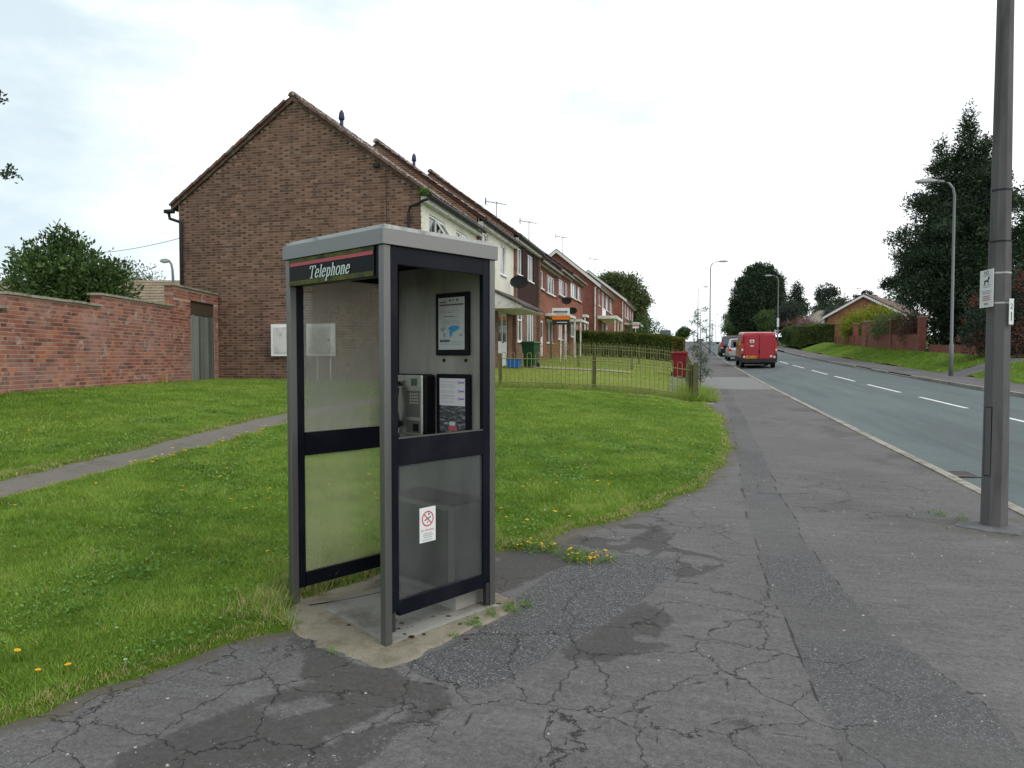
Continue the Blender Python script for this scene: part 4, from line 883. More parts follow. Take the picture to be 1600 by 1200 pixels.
# lean objects by terrace
dish(-6.35, 28.9, 4.65, 'large black satellite dish between cream and brown-boarded terrace fronts', R(0))
dish(-6.4, 41.9, 4.92, 'black dish left of another on the orange brick terrace').scale = (.8, .8, .8)
dish(-6.4, 44.3, 4.5, 'lower black dish nearest the end of the orange brick terrace').scale = (.8, .8, .8)
aerial(-10.3, 40.7, 9.1, 1.5, 'tv aerial on the terrace ridge nearest the cream houses'); aerial(-10.3, 49.9, 9.5, 1.7, 'tv aerial on the terrace ridge near the end of the orange brick houses')
# --- second row: two stepped blocks with white bargeboards further up
M_bargew = mat('white_bargeboard', (.6, .6, .57), .6, 0, .05)
def block(name_label, v0, v1, uf, ub, zb, eave, rise, gm, fm, wins, lab2=None):
    e = empty('brick_house', (uf, v0, zb), 0, name_label, 'house'); ur = (uf + ub) / 2
    def loc(mb): mb.v = [(x - uf, y - v0, z - zb) for x, y, z in mb.v]; return mb
    prof = [(ub, zb - 1), (uf, zb - 1), (uf, eave), (ur, eave + rise), (ub, eave)]; mb = MB(); mb.face([(x, v0, z) for x, z in prof]); loc(mb).build('gable_wall', gm, e); mb = MB(); mb.face([(x, v1, z) for x, z in prof][::-1]); loc(mb).build('rear_gable_wall', gm, e)
    mb = MB(); holes_wall(mb, uf, v0, v1, zb - 1, eave, [w_[:4] for w_ in wins], .08); loc(mb).build('front_wall', fm, e)
    mb = MB(); dn = rise / (uf - ur)
    for sgn, ue in ((1, uf), (-1, ub)):
        xe = ue + sgn * .35; ze = eave - .35 * dn; mb.loft([[(xe, y, ze), (ur, y, eave + rise), (ur, y, eave + rise + .16), (xe, y, ze + .16)] for y in (v0 - .2, v1 + .1)])
    loc(mb).build('roof', M_tile2, e); mb = MB()
    for sgn, ue in ((1, uf), (-1, ub)):
        xe = ue + sgn * .36; ze = eave - .36 * dn; mb.loft([[(xe, y, ze - .22), (ur, y, eave + rise - .2), (ur, y, eave + rise + .06), (xe, y, ze + .06)] for y in (v0 - .26, v0 - .205)])
    loc(mb).build('bargeboard', M_bargew, e)
    loc(MB().box(uf + .05, uf + .3, v0 - .2, v1, eave - .28, eave - .12)).build('fascia', M_whited, e)
    mb = MB(); mb.tube([(uf + .36, v0 - .05, eave - .2), (uf - .1, v0 - .08, eave - .45), (uf - .12, v0 - .08, zb)], .06, 6); loc(mb).build('downpipe', M_whited, e)
    for w_ in wins:
        k = window(e, uf, *w_[:4], bars=w_[4] if len(w_) > 4 else 1)
        for o in [k] + children(k):
            me = o.data; co = np.empty(len(me.vertices) * 3, np.float32); me.vertices.foreach_get('co', co); co = co.reshape(-1, 3) - np.array([uf, v0, zb]); me.vertices.foreach_set('co', co.astype(np.float32).ravel()); me.update()
    return e, loc
b1, lb1 = block('dark red brick house with pale bargeboards beyond the near terrace', 61, 77, -6.8, -13.6, tz(-8, 61), 8.0, 2.75, BW_dark_u, BW_dark_v,
    [(62.5, 63.7, 6.2, 7.6, 0), (65.5, 67.5, 6.2, 7.6), (69, 71.5, 6.2, 7.6), (73, 75.5, 6.2, 7.6), (65.5, 67.5, 3.2, 4.8), (69, 71, 3.0, 4.8, 0)])
lb1(MB().box(-6.78, -6.72, 65.3, 68.2, 4.9, 6.1)).build('white_panel', M_white, b1)
lb1(MB().box(-6.8, -5.2, 62, 69, 5.0, 5.25)).build('porch_roof', M_whited, b1)
for yy in (62.2, 65.5, 68.8): lb1(MB().box(-5.4, -5.3, yy, yy + .1, 2.4, 4.99)).build('porch_post', M_whited, b1)
lb1(MB().box(-11.5, -7.4, 59.2, 60.9, 5.0, 5.2)).build('side_porch_roof', M_whited, b1)
for xx in (-11.3, -7.6): lb1(MB().box(xx, xx + .1, 59.25, 59.35, 2.3, 4.99)).build('porch_post', M_whited, b1)
b2, lb2 = block('red brick house with a white verge stepping up behind the dark gable house', 82, 100, -6.1, -14, tz(-8, 82), 8.4, 3.1, BW_red_u, BW_dark_v,
    [(84, 86, 6.4, 7.9, 0), (88, 91, 6.4, 7.9), (93, 95, 6.4, 7.9), (97, 99, 6.4, 7.9), (88, 90, 3.6, 5.2)])
lb2(MB().box(-6.1, -4.4, 83.5, 92, 5.5, 5.75)).build('porch_roof', M_whited, b2)
for yy in (84, 91.5): lb2(MB().box(-4.6, -4.5, yy, yy + .1, 3.2, 5.49)).build('porch_post', M_whited, b2)
b3, lb3 = block('dark roofed house at the top of the hill behind the big tree', 116, 134, -5.6, -13, tz(-8, 118), 9.6, 2.6, BW_dark_u, BW_dark_v, [(119, 121, 7.8, 9.0), (125, 127, 7.8, 9.0), (119, 121, 5.6, 7.0)])
aerial(-9.9, 62.5, 10.6, 1.6, 'tv aerial above the pale bargeboards of the dark red gable'); aerial(-9.5, 83.5, 11.6, 1.5, 'tv aerial behind the dark gable over the second house')
# estate agent boards
def board(x, y, z, s, label, cols):
    e = empty('estate_agent_board', (x, y, tz(x, y)), R(8), label, 'sign', 'estate agent boards'); zz = z - tz(x, y)
    MB().box(-.03, .03, 0, .05, -.2, zz + .75 * s).build('post', M_whited, e)
    b = MB().box(-.42 * s, .42 * s, -.03, -.002, zz, zz + .8 * s).build('board', cols[0], e)
    MB().box(-.421 * s, .421 * s, -.034, -.031, zz + .24 * s, zz + .45 * s).build('orange_band', cols[1], e); MB().box(-.421 * s, .421 * s, -.034, -.031, zz, zz + .24 * s).build('dark_band', cols[2], e)
    mb = MB(); x0 = -.36 * s
    while x0 < .33 * s:
        ww = random.uniform(.04, .075) * s; mb.box(x0, x0 + ww, -.035, -.032, zz + .57 * s, zz + .66 * s); x0 += ww + .015 * s
    mb.box(-.3 * s, .3 * s, -.0352, -.0346, zz + .5 * s, zz + .525 * s); mb.build('lettering', M_ink, e)
    MB().box(-.2 * s, .3 * s, -.0372, -.0345, zz + .1 * s, zz + .13 * s).build('phone_number', M_sign, e)
board(-5.55, 34.5, 3.18, 1.0, 'estate agent board with orange band in front of the orange brick terrace', (M_sign, M_orange, M_gutter))
board(-4.4, 76, 4.75, .75, 'small pale estate agent board with red lettering by the far porch', (M_sign, M_inkpink, M_sign))

# ------------------------------------------------------------------ red garden wall with gate
# local frame: x along the wall away from the camera, -y faces the lawn and camera side
P0 = Vector((-9.63, 3.93, 0)); dW = Vector((-.225, .974, 0)).normalized(); rzw = math.atan2(dW.y, dW.x)
zb = .55
wl = empty('garden_wall', (P0.x, P0.y, zb), rzw, 'stepped red brick garden wall with stone coping joining the brown gable', 'wall')
# along coordinate s = Z - 6  (Z depth from camera)
secs = [(0, 6.2, 2.35), (6.2, 9.0, 2.6), (9.0, 12.2, 2.83), (12.2, 15.0, 3.36)]
gs0, gs1 = 13.2, 14.72
core = MB(); cp = MB(); cells = []
for i, (a, b_, zt) in enumerate(secs):
    if i == 3:
        core.box(a, gs0, .012, .215, 0, zt - zb).box(gs1, b_, .012, .215, 0, zt - zb).box(gs0, gs1, .012, .215, 2.52 - 0 * zb, zt - zb)
    else: core.box(a, b_, .012, .215, 0, zt - zb)
    # coping stones as parts
    n = max(1, int((b_ - a) / .6)); w_ = (b_ - a) / n
    for k in range(n): MB().box(a - (.04 if k == 0 else -.004), a, -.035, .25, 0, .045)
def in_wall(s, e_, z):
    for a, b_, zt in secs:
        if s >= a - .001 and e_ <= b_ + .001:
            if z + .065 > zt - zb - .005: return False
            if a > 12 and e_ > gs0 - .005 and s < gs1 + .005 and z < 2.52: return False
            return True
    return False
for i, (a, b_, zt) in enumerate(secs):
    if i < 3: cells += brick_cells(a, b_, .0, zt - zb, in_wall, flemish=True)
    else:
        cells += brick_cells(a, gs0 - .006, .0, 2.52, in_wall); cells += brick_cells(gs1 + .006, b_, .0, 2.52, in_wall); cells += brick_cells(a, b_, 2.525, zt - zb, in_wall)
core.build('core', M_mortar_r, wl)
# end faces of the raised sections
ef = MB()
for i in range(1, 4):
    a = secs[i][0]; z = secs[i - 1][2] - zb; k = 0
    while z + .065 < secs[i][2] - zb:
        ef.box(a - .006, a + .02, .0 if k % 2 else .0, .1 if k % 2 else .215, z, z + .065)
        if k % 2: ef.box(a - .006, a + .02, .11, .215, z, z + .065)
        z += .075; k += 1
ef.build('end_bricks', M_red_st, wl, rnd=True)
camw = Matrix.Rotation(-rzw, 4, 'Z') @ (Vector((0, 0, 1.5)) - Vector((P0.x, P0.y, zb)))
vis = [c for c in cells if c[0] > 4.2]; hid = [c for c in cells if c[0] <= 4.2]
brick_wall(wl, vis, Matrix.Identity(4), M_red_ob, M_red_st, camw, 300, -.008)
mb = MB()
for s, e_, z in hid: add_brick(mb, s, e_, z, -.008, Matrix.Identity(4), random.random())
mb.build('brickwork', M_red_st, wl, kind='stuff', rnd=True)
cm = {}
for i, (a, b_, zt) in enumerate(secs):
    n = max(1, int(round((b_ - a) / .6))); w_ = round((b_ - a + .05) / n, 3)
    for k in range(n):
        if w_ not in cm: o = MB().box(0, w_ - .008, -.04, .255, 0, .045).build('coping_stone', M_coping, wl); cm[w_] = o
        else: o = cm[w_].copy(); C.objects.link(o)
        o.location = (a - .05 + k * w_, 0, zt - zb + random.uniform(-.003, .003)); o.rotation_euler = (0, random.uniform(-.006, .006), random.uniform(-.008, .008))
MB().box(gs0 - .0, gs1 + .0, .06, .2, 2.16, 2.515).build('lintel', mat('dark_brown_lintel', (.065, .05, .03), .9, 0, .3, 6), wl)  # dark brown board across the recess above the gate
MB().box(gs0 - .012, gs0 + .0, .02, .2, 0, 2.5).box(gs1, gs1 + .012, .02, .2, 0, 2.5).build('reveal', M_rot, wl)
gt = empty('wooden_gate', tuple(Vector((P0.x, P0.y, 0)) + dW * gs0 + Vector((0, 0, .86))), rzw, 'narrow weathered grey plank gate in the red brick wall beside the gable', 'gate')
pk = None
for k in range(12):
    o = MB().box(.0, .104, .02, .042, 0, 1.83).build('plank', M_plank, gt) if pk is None else pk.copy()
    if pk is not None: C.objects.link(o)
    pk = pk or o; o.location = (.03 + k * .124, random.uniform(-.004, .004), random.uniform(-.012, .012))
MB().box(.03, 1.49, .05, .075, .3, .4).box(.03, 1.49, .05, .075, 1.4, 1.5).build('ledge', M_plank, gt)
tag(MB().box(-12.26, -12.08, 15.16, 15.2, 0, .24, T=Matrix.Translation((0, 0, tz(-12.1, 15.2)))).build('timber_offcut', mat('raw_wood', (.36, .25, .12), .8)), 'small piece of raw wood leaning at the foot of the red wall', 'wood')

# ------------------------------------------------------------------ bow-top fences
def fence(x0, x1, y, label, zfun, along='u', dens=.225, postsp=2.05, hh=.93):
    e = empty('bow_top_fence', (x0, y, 0) if along == 'u' else (y, x0, 0), 0, label, 'fence', 'olive bow-top railings round the front gardens')
    n = int((x1 - x0) / dens); hoop = None; sp = (x1 - x0) / n; r = .009
    for k in range(n):
        a = k * sp + sp * .25
        zg = zfun(x0 + a + sp * .25) + .03
        if hoop is None:
            mb = MB(); p = [(-sp * .25, 0, 0), (-sp * .25, 0, hh - sp * .27)] + [(-sp * .25 * math.cos(t), 0, hh - sp * .27 + sp * .25 * math.sin(t)) for t in (.5, 1.05, 1.57, 2.1, 2.64)] + [(sp * .25, 0, hh - sp * .27), (sp * .25, 0, 0)]
            if along != 'u': p = [(0, q[0], q[2]) for q in p]
            mb.tube(p, r, 4, False); hoop = mb.build('hoop', M_fence, e); o = hoop
        else: o = hoop.copy(); C.objects.link(o)
        o.location = (a + sp * .25, 0, zg) if along == 'u' else (0, a + sp * .25, zg)
    npost = int(round((x1 - x0) / postsp)); pm = None
    for k in range(npost + 1):
        a = (x1 - x0) * k / npost
        if pm is None: pm = MB().box(-.045, .045, -.045, .045, -.1, hh + .0).build('post', M_rot, e); o = pm
        else: o = pm.copy(); C.objects.link(o)
        zg = zfun(x0 + a); o.location = (a, 0.06, zg) if along == 'u' else (-.06, a, zg)
        o.rotation_euler = (0, random.uniform(-.02, .02), random.uniform(-.2, .2))
    for hz in (.12, hh - .17):
        mb = MB(); pts = []
        for k in range(npost * 2 + 1):
            a = (x1 - x0) * k / (npost * 2); z = zfun(x0 + a) + hz + .03; pts.append((a, 0, z) if along == 'u' else (0, a, z))
        mb.tube(pts, .011, 4); mb.build('rail', M_fence, e)
    return e
fence(-4.75, .37, 19.12, 'olive bow-top fence nearest the camera across the first front garden', lambda u: tz(u, 19.12), postsp=2.08)
fence(-6.4, .30, 30.6, 'bow-top fence across the gardens behind the maroon bin', lambda u: tz(u, 30.6))
fence(-6.4, .28, 36.6, 'bow-top fence with a tall end post directly below the dark hedge', lambda u: tz(u, 36.6))
fence(19.3, 44, .35, 'bow-top fence running up the road beside the footway', lambda v: tz(.35, v), along='v')
# corner post
tag(MB().box(-.065, .065, -.065, .065, -.1, 1.0, T=Matrix.Translation((.42, 19.08, tz(.4, 19.1)))).build('timber_post', M_rot), 'stout mossy timber post at the fence corner by the footway', 'post')
# front paths to doors
grid('garden_path', lines((-6.8, -1.8, .5)), lines((27.9, 28.7, .2)), lambda u, v: ter(u, v) + .025, M_whited2 if 'M_whited2' in globals() else M_coping)
# wheelie bins
def bin_(x, y, m, label, rz=0, s=1.):
    e = empty('wheelie_bin', (x, y, tz(x, y)), rz, label, 'wheelie bin', 'wheelie bins in the front gardens')
    def rr(w_, d, z): return [(-w_, -d, z), (w_, -d, z), (w_, d, z), (-w_, d, z)]
    MB().loft([rr(.20, .22, .06), rr(.23, .26, .5), rr(.27, .33, .93)]).build('body', m, e)
    MB().loft([rr(.29, .36, .935), rr(.30, .37, .975), rr(.25, .33, 1.03)]).build('lid', m, e)
    MB().tube([(-.24, .4, .98), (.24, .4, .98)], .018, 6).build('handle', m, e)
    for q in (-1, 1): MB().tube([(q * .2, .25, .1), (q * .26, .25, .1)], .1, 12).build('wheel', M_tyre, e)
    return e
bin_(.0, 29.6, M_binred, 'maroon wheelie bin on the grass beside the footway fence', R(10))
bin_(-5.75, 28.2, M_bingrn, 'dark green wheelie bin outside the white glazed door', R(-10))
e = empty('recycling_box', (-6.2, 27.2, tz(-6.2, 27.2) + .02), R(5), 'blue recycling box on the ground beside the white glazed door', 'box')
MB().loft([[(-.22, -.18, 0), (.22, -.18, 0), (.22, .18, 0), (-.22, .18, 0)], [(-.27, -.21, .33), (.27, -.21, .33), (.27, .21, .33), (-.27, .21, .33)]]).build('tub', M_blue, e)
MB().box(-.29, .29, -.23, .23, .335, .36).build('lid', M_blue, e)

# ------------------------------------------------------------------ telephone box
S_ = R(28.92); NX, NY, BZ = -1.402, 3.301, .077
pb = empty('phone_box', (NX, NY, BZ), 0, 'stainless steel telephone box with dark glazed panels standing on a concrete slab', 'phone box')
pb.rotation_euler = (0, 0, math.pi / 2 - S_)      # local +x runs N -> R, local +y runs N -> L
A_, B_ = .79, .89; HT = 2.071
def pbx(name, m, boxes, parent=None, bev=0, lab=None):
    mb = MB()
    for b in boxes: mb.box(*b)
    o = mb.build(name, m, parent or pb)
    if bev:
        md = o.modifiers.new('bevel', 'BEVEL'); md.width = bev; md.segments = 2; md.limit_method = 'ANGLE'
    if lab: o['label'] = lab
    return o
P_ = .042; zr = 1.985      # underside of fascia
for nm, (x, y) in (('post', (0, 0)), ('post', (A_ - P_, 0)), ('post', (0, B_ - P_)), ('post', (A_ - P_, B_ - P_))):
    pbx('post', M_steel, [(x, x + P_, y, y + P_, 0, zr)], bev=.003)
# roof: fascia frame, upstand strip, ceiling
f = .012
pbx('roof_fascia', M_fascia, [(-f, A_ + f, -f, .01, zr, 2.062), (-f, A_ + f, B_ - .01, B_ + f, zr, 2.062), (-f, .01, .0101, B_ - .0101, zr, 2.062), (A_ - .01, A_ + f, .0101, B_ - .0101, zr, 2.062)], bev=.002)
M_zinc = mat('pale_metal_flashing', (.42, .42, .40), .4, .7, .1, 3, .05, 60, .05, dirt=(.1, .1, .08), dirts=7)
pbx('roof_cap', M_zinc, [(.004, A_ - .004, .004, B_ - .004, 2.0625, 2.082), (.02, A_ - .02, .02, B_ - .02, 2.0825, 2.088)])
pbx('ceiling', M_navy, [(.012, A_ - .012, .012, B_ - .012, 2.0, 2.03)])
# N-R side panel (y=0 plane): frame, rails, pane below, clear pane above
D0 = .006; D1_ = .036
fw = .05
pbx('side_frame', M_navy, [(P_, P_ + fw, D0, D1_, .155, zr), (A_ - P_ - fw, A_ - P_, D0, D1_, .155, zr)], bev=.004)
pbx('top_rail', M_navy, [(P_ + fw, A_ - P_ - fw, D0 + .002, D1_, 1.898, zr - .004)])
pbx('middle_rail', M_navy, [(P_ + fw, A_ - P_ - fw, D0 + .001, D1_ + .004, .89, 1.026)])
pbx('middle_rail_trim', M_steel, [(P_ + fw, A_ - P_ - fw, D0 + .001, D1_, 1.0265, 1.031)])
pbx('bottom_rail', M_navy, [(P_ + fw, A_ - P_ - fw, D0 + .001, D1_ + .002, .131, .207)])
pbx('pane', M_pane3, [(P_ + fw, A_ - P_ - fw, .018, .022, .207, .89)])
pbx('hinge_bracket', M_grey, [(P_ + .002, P_ + .022, .004, .03, .06, .153)]); pbx('hinge_bracket', M_grey, [(A_ - P_ - .03, A_ - P_ - .004, .004, .03, .03, .15)])
# L-B side panel (y=B plane)
y0, y1 = B_ - .036, B_ - .006
pbx('side_frame', M_navy, [(P_, P_ + .05, y0, y1, .10, zr), (A_ - P_ - .05, A_ - P_, y0, y1, .10, zr)], bev=.004)
pbx('top_rail', M_navy, [(P_ + .05, A_ - P_ - .05, y0, y1 - .002, 1.898, zr - .004)])
pbx('middle_rail', M_navy, [(P_ + .05, A_ - P_ - .05, y0 - .003, y1 - .001, .868, 1.002)])
pbx('bottom_rail', M_navy, [(P_ + .05, A_ - P_ - .05, y0 - .003, y1 - .001, .105, .186)])
pbx('pane', M_pane1, [(P_ + .05, A_ - P_ - .05, y0 + .012, y0 + .016, 1.002, 1.898)])
pbx('pane', M_pane2, [(P_ + .05, A_ - P_ - .05, y0 + .012, y0 + .016, .186, .868)])
# back (x = A plane) stainless equipment wall
pbx('back_panel', M_steel_in, [(A_ - .030, A_ - .008, P_, B_ - P_, .03, zr)])
pbx('panel_edge', M_navy, [(A_ - .034, A_ - .0301, P_ + .001, P_ + .03, .1, zr), (A_ - .034, A_ - .0301, B_ - P_ - .03, B_ - P_ - .001, .1, zr)])
XP = A_ - .030
# sign over the doorway on the N-L side (x = 0 plane)
SG = pbx('sign_box', M_navy, [(.004, .05, P_ + .001, B_ - P_ - .001, 1.833, zr - .002)])
pbx('sign_face', M_black, [(-.004, .0035, P_ + .03, B_ - P_ - .004, 1.835, 1.983)], SG)
pbx('red_stripe', M_inkpink, [(-.0065, -.0045, P_ + .035, B_ - P_ - .016, 1.942, 1.960)], SG)
pbx('algae_strip', M_algae, [(-.0062, -.0042, P_ + .034, B_ - P_ - .005, 1.8355, 1.861)], SG)
pbx('upper_algae_strip', M_algae, [(-.0062, -.0042, P_ + .03, B_ - P_ - .004, 1.9605, 1.982)], SG)
# lettering: broad-nib serif italic drawn as ribbons
GL = {'T': (.78, [[(.02, .78), (.02, .98), (.76, .98), (.76, .78)], [(.39, .98), (.39, .02)], [(.2, .0), (.58, .0)]]),
      'e': (.50, [[(.06, .36), (.42, .40), (.42, .56), (.30, .68), (.16, .62), (.05, .38), (.06, .14), (.20, .0), (.34, .04), (.44, .16)]]),
      'l': (.28, [[(.04, .98), (.14, 1.0), (.14, .02)], [(.02, 0), (.27, .0)]]),
      'p': (.56, [[(.0, .66), (.14, .66), (.14, -.34)], [(.02, -.34), (.26, -.34)], [(.14, .52), (.28, .67), (.43, .6), (.5, .34), (.42, .06), (.28, -.02), (.14, .08)]]),
      'h': (.58, [[(.0, 1.0), (.13, 1.0), (.13, .02)], [(.02, .0), (.24, .0)], [(.13, .5), (.28, .68), (.42, .62), (.44, .45), (.44, .02)], [(.36, .0), (.56, .0)]]),
      'o': (.54, [[(.27, .68), (.12, .6), (.04, .34), (.12, .06), (.27, 0), (.42, .07), (.5, .34), (.42, .6), (.27, .68)]]),
      'n': (.58, [[(.0, .66), (.13, .67), (.13, .02)], [(.02, .0), (.24, .0)], [(.13, .5), (.28, .68), (.42, .62), (.44, .45), (.44, .02)], [(.36, .0), (.56, .0)]])}
def smooth_pts(p):
    if len(p) < 4: return p
    r = []
    for i in range(len(p) - 1):
        a = p[max(i - 1, 0)]; b = p[i]; c = p[i + 1]; d = p[min(i + 2, len(p) - 1)]
        for t in (0, .25, .5, .75):
            r.append(tuple(.5 * ((2 * b[k]) + (-a[k] + c[k]) * t + (2 * a[k] - 5 * b[k] + 4 * c[k] - d[k]) * t * t + (-a[k] + 3 * b[k] - 3 * c[k] + d[k]) * t ** 3) for k in (0, 1)))
    return r + [p[-1]]
def nib_text(txt, size, slant=.28, squeeze=.8, wide=.125, thin=.045):
    mb = MB(); x = 0
    for ch in txt:
        wd, st = GL[ch]
        for s in st:
            curvy = len(s) > 4; s2 = smooth_pts(s) if curvy and ch != 'T' else s
            for (x1, y1), (x2, y2) in zip(s2[:-1], s2[1:]):
                dx, dy = x2 - x1, y2 - y1; L_ = math.hypot(dx, dy) + 1e-9; ww = (thin + (wide - thin) * abs(dy) / L_) / 2; nx, ny = -dy / L_ * ww, dx / L_ * ww; ex, ey = dx / L_ * .015, dy / L_ * .015
                q = [(x1 - ex + nx, y1 - ey + ny), (x1 - ex - nx, y1 - ey - ny), (x2 + ex - nx, y2 + ey - ny), (x2 + ex + nx, y2 + ey + ny)]
                mb.face([((x + a * squeeze + b * slant) * size, b * size, 0) for a, b in q])
        x += (wd + .09) * squeeze
    return mb, x * size
tm, tw = nib_text('Telephone', .064, squeeze=1.04, wide=.15, thin=.06)
# place on sign: reading direction runs from L (left) to N (right): local -y
tm.v = [(-.0085 - 1e-5 * (i % 7), .642 - a, 1.8655 + b) for i, (a, b, c) in enumerate(tm.v)]
tm.build('lettering', mat('pale_green_lettering', (.55, .66, .60), .5, 0, .03), SG)
# posters on the back panel (face looks to -x)
def frame_poster(y0, y1, z0, z1, lab):
    fr = pbx('poster_frame', M_navy, [(XP - .022, XP - .001, y0, y1, z0, z1)], bev=.006); fr['label'] = lab; return fr
fr1 = frame_poster(.165, .447, 1.448, 1.818, 'dark framed pale poster with blue world map')
pbx('poster', M_paper, [(XP - .0245, XP - .0222, .195, .417, 1.482, 1.79)], fr1)
def py(t, y0, y1): return y1 - t * (y1 - y0)      # t 0 = left as read
def bars(parent, name, m, lst, y0, y1, z0, z1, x):
    mb = MB()
    for i, (a, b, c, d) in enumerate(lst):        # fractions left,right,bottom,top
        mb.box(x, x + .0006, py(b, y0, y1), py(a, y0, y1), z0 + c * (z1 - z0), z0 + d * (z1 - z0))
    return mb.build(name, m, parent)
def textrow(a, b, z, h, wmin=.03, wmax=.08, gap=.015):
    r = []; x = a
    while x < b:
        w_ = random.uniform(wmin, wmax); r.append((x, min(b, x + w_), z, z + h)); x += w_ + gap
    return r
g = (.195, .417, 1.482, 1.79, XP - .0252)
bars(fr1, 'heading', M_ink, textrow(.05, .97, .845, .03, .015, .04, .01) + textrow(.05, .3, .905, .02) + [(.42, .5, .93, .955), (.56, .6, .93, .96), (.7, .78, .93, .96)] + textrow(.2, .62, .63, .014), *g)
bars(fr1, 'small_print', M_inkgrey, textrow(.12, .8, .54, .01) + textrow(.12, .85, .5, .01) + textrow(.5, .95, .15, .01) + textrow(.5, .95, .12, .01) + textrow(.5, .95, .09, .01) + textrow(.06, .45, .1, .01) + textrow(.5, .8, .625, .01), *g)
bars(fr1, 'red_print', M_inkpink, textrow(.08, .8, .74, .008) + textrow(.08, .6, .71, .008), *g)
bars(fr1, 'footer', M_ink, [(x, x + .035, .145, .195) for x in (.06, .11, .16, .21, .26, .31, .36, .41)], *g)
def poly_on(parent, name, m, pts, y0, y1, z0, z1, x):
    mb = MB()
    for p in pts:
        mb.face([(x, py(a, y0, y1), z0 + b * (z1 - z0)) for a, b in p])
    return mb.build(name, m, parent)
gm = (.195, .417, 1.482, 1.79, XP - .02535)
poly_on(fr1, 'world_map', M_inkblue, [[(.38, .40), (.44, .44), (.56, .46), (.78, .45), (.84, .42), (.76, .38), (.68, .36), (.6, .33), (.55, .34), (.5, .35)], [(.42, .36), (.54, .36), (.56, .31), (.5, .24), (.46, .24), (.44, .31)]], *gm)
poly_on(fr1, 'world_map', M_inkgrey, [[(.08, .41), (.2, .44), (.3, .42), (.22, .37), (.18, .34), (.1, .38)], [(.2, .33), (.3, .31), (.26, .25), (.22, .22), (.2, .27)], [(.8, .29), (.92, .3), (.95, .26), (.84, .25)]], *gm)
fr2 = frame_poster(.155, .442, .965, 1.338, 'dark framed notice with purple logos over a street photograph')
pbx('poster', mat('photo_print', (.05, .055, .06), .5, 0, .6, 24, .3, 90, 0, (1, .5, 4), dirt=(.35, .36, .38), dirts=26), [(XP - .0245, XP - .0222, .19, .408, .992, 1.312)], fr2)
pbx('poster', mat('white_notice', (.62, .60, .62), .5, 0, .03), [(XP - .0252, XP - .0246, .19, .408, 1.15, 1.312)], fr2)
g = (.19, .408, .992, 1.312, XP - .0259)
bars(fr2, 'small_print', M_inkgrey, sum([textrow(.06, .6, z, .008) for z in (.93, .87, .83, .76, .735, .68, .66, .62, .56)], []), *g)
bars(fr2, 'logo', M_inkpurple, textrow(.78, .97, .91, .03, .03, .05) + textrow(.78, .97, .75, .03, .03, .05) + textrow(.78, .97, .61, .03, .03, .05), *g)
bars(fr2, 'red_badge', M_inkpink, [(.36, .68, .03, .12)], *g); bars(fr2, 'white_badge', M_paper, [(.4, .62, .125, .2)], *g)
def ring(parent, name, m, cy, cz, r0, r1, plane, x, n=20, st=1.):
    mb = MB(); T_ = np.linspace(0, 2 * math.pi, n + 1)
    for a, b in zip(T_[:-1], T_[1:]):
        p = [(cy + r * math.cos(t), cz + r * math.sin(t) * st) for r, t in ((r0, a), (r1, a), (r1, b), (r0, b))]
        mb.face([(x, q[0], q[1]) if plane == 'x' else (q[0], x, q[1]) for q in p])
    return mb.build(name, m, parent)
for z in (.925, .765, .625): ring(fr2, 'logo_ring', M_inkpurple, py(.76, .19, .408), .992 + z * .32, .006, .009, 'x', XP - .0261)
for yy in (.206, .393): MB().tube([(XP - .004, yy, 1.419), (XP + .001, yy, 1.419)], .011, 10).build('bolt', M_black, pb)
# payphone
ph = pbx('telephone', M_black, [(XP - .10, XP - .001, .462, .76, .962, 1.335)], bev=.02, lab='black bodied payphone with silver face plate')
fx = XP - .101
pbx('face_plate', M_chrome, [(fx - .014, fx, .466, .755, .968, 1.33)], ph, bev=.01)
pbx('face_panel', M_steel, [(fx - .017, fx - .0141, .485, .61, 1.075, 1.235), (fx - .017, fx - .0141, .485, .61, .98, 1.055)], ph)
pbx('display_bezel', M_chrome, [(fx - .018, fx - .0141, .475, .585, 1.25, 1.322)], ph)
pbx('display', mat('lcd_green_grey', (.06, .08, .06), .3), [(fx - .0195, fx - .0181, .505, .56, 1.265, 1.308)], ph)
kk = MB()
for a in range(4):
    for b in range(4): kk.box(fx - .021, fx - .0161, .495 + a * .021, .509 + a * .021, 1.155 + b * .018, 1.167 + b * .018)
kk.build('keypad', M_chrome, ph)
pbx('coin_return', M_black, [(fx - .018, fx - .0161, .495, .545, .99, 1.035)], ph)
hb = MB(); hb.tube([(fx - .03, .665, 1.28), (fx - .055, .665, 1.25), (fx - .06, .665, 1.15), (fx - .055, .665, 1.05), (fx - .03, .665, 1.02)], [.027, .026, .018, .026, .027], 10); hb.build('handset', M_black, ph, smooth=True)
cd = MB(); cd.tube([(fx - .03, .665, 1.0), (fx - .05, .66, .93), (fx - .02, .62, .88), (fx + .05, .6, .94)], .006, 6); cd.build('cord', M_lampgrey, ph)
# lower equipment cabinet and plinth
cb_ = pbx('cabinet', M_steel_in, [(XP - .24, XP - .001, .06, .60, .10, .615)], bev=.006)
pbx('cabinet_door', M_steel, [(XP - .246, XP - .2405, .11, .57, .14, .585)], cb_, bev=.002)
pbx('cabinet_top', M_steel, [(XP - .25, XP - .0015, .055, .605, .6155, .630)], cb_)
pbx('plinth', M_steel_in, [(XP - .2, XP + .01, .09, .57, .0, .0995)])
# no smoking sticker on the pane, facing outside (y = 0.0179 side)
st = pbx('sticker', M_sign, [(.235, .345, .0150, .0178, .47, .652)])
